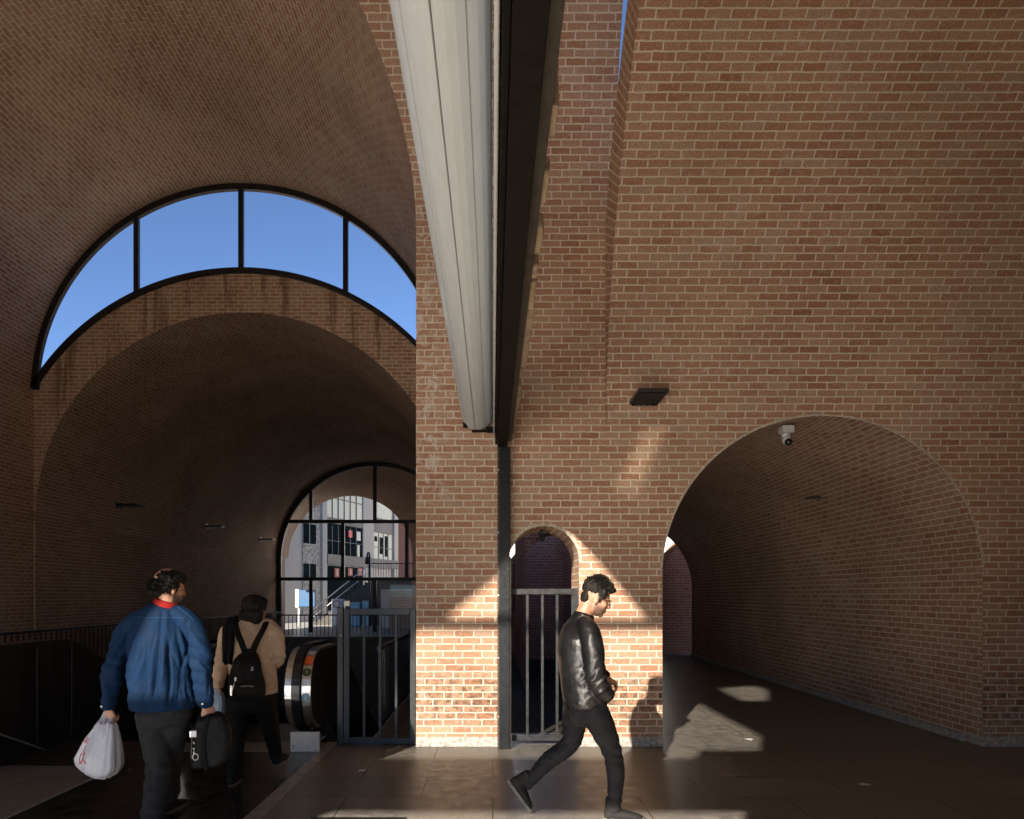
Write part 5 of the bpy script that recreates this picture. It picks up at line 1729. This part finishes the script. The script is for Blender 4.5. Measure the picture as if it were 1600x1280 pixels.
# ---------- carried bags
def sack(name, label, cat, rows, m, fold, voxel=None, loc=None):
    """rows: (centre, half width, half depth) from the top down, thin crumpled plastic"""
    t = thing(name, label, cat, loc or rows[-1][0])
    bm = NB()
    n = 64
    rings = []
    R_ = spline(rows, 5)
    N_ = len(R_)
    for j, (c, w, d) in enumerate(R_):
        ring = []
        for i in range(n):
            a = 2 * PI * i / n
            ca, sa = math.cos(a), math.sin(a)
            k = 1 + fold(a, j / (N_ - 1))
            ex = .75
            ring.append(bm.verts.new(c + Vector((w * k * math.copysign(abs(ca) ** ex, ca), d * k * math.copysign(abs(sa) ** ex, sa), .012 * noise.noise(Vector((ca * 2, sa * 2, j * .3)))))))
        rings.append(ring)
    for j in range(N_ - 1):
        for i in range(n):
            f = bm.faces.new((rings[j][i], rings[j + 1][i], rings[j + 1][(i + 1) % n], rings[j][(i + 1) % n])); f.smooth = True
    bm.faces.new(rings[0]); bm.faces.new(list(reversed(rings[-1])))
    return t, bm
def plastic(name, c):
    m = plain(name, c, .38, bump=.6, bscale=28, var=.06, vscale=6, spec=.4)
    b_ = m.node_tree.nodes['Principled BSDF']
    b_.inputs['Subsurface Weight'].default_value = .25
    b_.inputs['Subsurface Radius'].default_value = (.05, .05, .05)
    return m
def bagfold(a, f): return (.04 + .09 * (1 - f) + .03 * f) * math.sin(a * 7 + 2.2 * f + 1.5 * math.sin(a * 3)) * (.4 + .6 * (1 - abs(2 * f - .7))) + .025 * math.sin(a * 17 + 5 * f)
rows = [(q2(166, 1130, -.02), .062, .045), (q2(165, 1142, -.02), .078, .065), (q2(162, 1160, -.02), .102, .085), (q2(159, 1182, -.02), .126, .10), (q2(158, 1197, -.02), .134, .10), (q2(159, 1208, -.02), .104, .09), (q2(160, 1214.5, -.02), .060, .05)]
pb, bm = sack('plastic_bag', 'white plastic carrier bag with a red script mark in the blue jacketed man hand', 'bag', rows, None, bagfold)
for v in bm.verts:                      # the flat printed side pulls out to the lower left corner
    px = VX + v.co.x * F / v.co.y; py = VY - (v.co.z - CH) * F / v.co.y
    t = max(0, min(1, (py - 1135) / 55)); t2 = max(0, min(1, (1214 - py) / 22))
    if px < 160: v.co.x -= .030 * t * t2
    if px < 150: v.co.z += .025 * (150 - px) / 30
me_b = bpy.data.meshes.new('t'); bm.to_mesh(me_b); 
bagmat = plastic('white_plastic_film', (.46, .46, .50))
obj('bag_film', bm, bagmat, pb)
for (xt, yt, xb, yb, w, w2) in ((165, 1112, 158, 1134, .020, .035), (166, 1113, 165, 1134, .014, .026), (175, 1114, 172, 1134, .018, .030)):
    b2 = bmesh.new()
    tube(b2, spline([(q2(xt, yt, .015), w * .6, .010), (q2((xt + xb) / 2, (yt + yb) / 2, -.0), w, .016), (q2(xb, yb, -.02), w2, .045)], 4), side=SX_, n=14)
    obj('handle', b2, bagmat, pb, smooth=True)
seams = [[(146 + 3 * math.sin(k * 2.2), 1148 + k * 1.1) for k in range(9)], [(150 - k * .8, 1150 + k * .5) for k in range(7)],
         [(147 + 1.4 * math.sin(k * 1.3), 1157 + k * 1.3) for k in range(14)],
         [(141 + 6.5 * (1 - math.cos(k * .35)) * .5 - 1.5, 1172 + 12 * math.sin(k * .35)) for k in range(10)],
         [(140 + k * 1.1, 1184 + 3.2 * math.sin(k * .9)) for k in range(10)]]
bvh_m = me_b
redm = plain('red_print', (.50, .02, .06), .5)
for pts in seams:
    seam_on(bvh_m, [q2(x, y) for x, y in pts], .0032, 'red_mark', redm, pb)
for k in range(6):
    seam_on(bvh_m, [q2(x, 1186 + k * 3.2 + .5 * (x - 130)) for x in range(130, 150 - k // 2, 2)], .0012, 'print_line', plain('grey_print', (.25, .22, .26), .6), pb)
rows = [(q3(338, 1082, .02), .045, .035), (q3(339, 1088, .02), .060, .05), (q3(340, 1098, .02), .066, .06), (q3(340, 1108, .02), .064, .06), (q3(341, 1118, .02), .05, .05)]
b3, bm = sack('plastic_bag', 'pale blue plastic bag held in the tan jacketed person hand', 'bag', rows, None, bagfold)
obj('bag_film', bm, plastic('blue_plastic_film', (.30, .40, .55)), b3)
b2 = bmesh.new(); tube(b2, spline([(q3(338, 1076, .02), .026, .02), (q3(338, 1084, .02), .044, .03)], 3), side=SX_, n=14)
obj('handle', b2, plastic('blue_plastic_handle', (.30, .40, .55)), b3, smooth=True)

# duffel held by the blue-jacketed man
du = thing('duffel_bag', 'black duffel bag with a pale buckle strap, hanging from the blue jacketed man hand', 'bag', q2(328, 1200))
A1 = Vector((.93, .36, 0)).normalized()     # along the broad side
A2 = Vector((-A1.y, A1.x, 0))               # across the bag
C0 = q2(330, 1156, .08)
prof_ = [(-.128, -.165), (-.120, -.02), (-.108, .10), (-.085, .165), (-.02, .195), (.05, .190), (.105, .145), (.130, .06), (.128, -.05), (.105, -.13), (.055, -.175), (-.03, -.185), (-.10, -.185)]
bm = bmesh.new()
tubep = []
for k, (dy, s) in enumerate(((-.115, .86), (-.095, .97), (-.04, 1.0), (.04, 1.0), (.095, .97), (.115, .86))):
    ring = [bm.verts.new(C0 + A1 * (x * s) + A2 * dy + Vector((0, 0, z * s))) for x, z in prof_]
    if tubep:
        for i in range(len(ring)):
            bm.faces.new((tubep[i], tubep[(i + 1) % len(ring)], ring[(i + 1) % len(ring)], ring[i]))
    else: bm.faces.new(list(reversed(ring)))
    tubep = ring
bm.faces.new(tubep)
me = remesh(bm, .008, 5); displace(me, lambda c, n: ridge(c * 11) * .006 + ridge(c * 28) * .002)
obj('bag_body', me, MAT['nylon'], du)
def dq(x, z, d=-.124): return C0 + A1 * x + A2 * d + Vector((0, 0, z))
for pts in ([(-.03, -.18), (-.045, -.05), (-.04, .08), (-.015, .18)], [(.085, -.13), (.10, 0), (.08, .11), (.05, .18)]):
    bm = bmesh.new(); tube(bm, spline([(dq(x, z), .014, .005) for x, z in pts], 4), side=A1, n=10); obj('webbing', bm, MAT['blackcloth'], du, smooth=True)
bm = bmesh.new(); tube(bm, spline([(dq(-.116, .10, -.10), .012, .004), (dq(-.122, 0, -.115), .012, .004), (dq(-.126, -.10, -.11), .012, .004)], 3), side=A2, n=10); sb_ = obj('buckle_strap', bm, MAT['sole'], du, smooth=True)
bm = NB()
p0 = dq(-.112, .075, -.128); M_ = frame(p0, A1, (0, 0, 1)); box(bm, -.022, .022, -.012, .004, -.025, .022, .004, M=M_)
for z in (.02, -.02, -.045): 
    p = dq(-.108, z, -.126); bar(bm, p, p + Vector((0, 0, -.018)), .006, n=6)
for i in range(12):
    a, b = 2 * PI * i / 12, 2 * PI * (i + 1) / 12
    f_ = lambda t: dq(-.098 + .018 * math.cos(t), -.085 + .022 * math.sin(t), -.130)
    bar(bm, f_(a), f_(b), .004, n=6)
obj('buckle', bm, MAT['steel'], sb_)
hd = q2(324, 1116, .03)
for dd in (-.05, .05):
    bm = bmesh.new(); tube(bm, spline([(dq(-.06, .17, dd), .012, .005), (hd + A1 * -.03 + Vector((0, 0, -.03)), .011, .006), (hd, .010, .007), (hd + A1 * .03 + Vector((0, 0, -.03)), .011, .006), (dq(.06, .18, dd), .012, .005)], 4), side=A2, n=10)
    obj('handle', bm, MAT['blackcloth'], du, smooth=True)
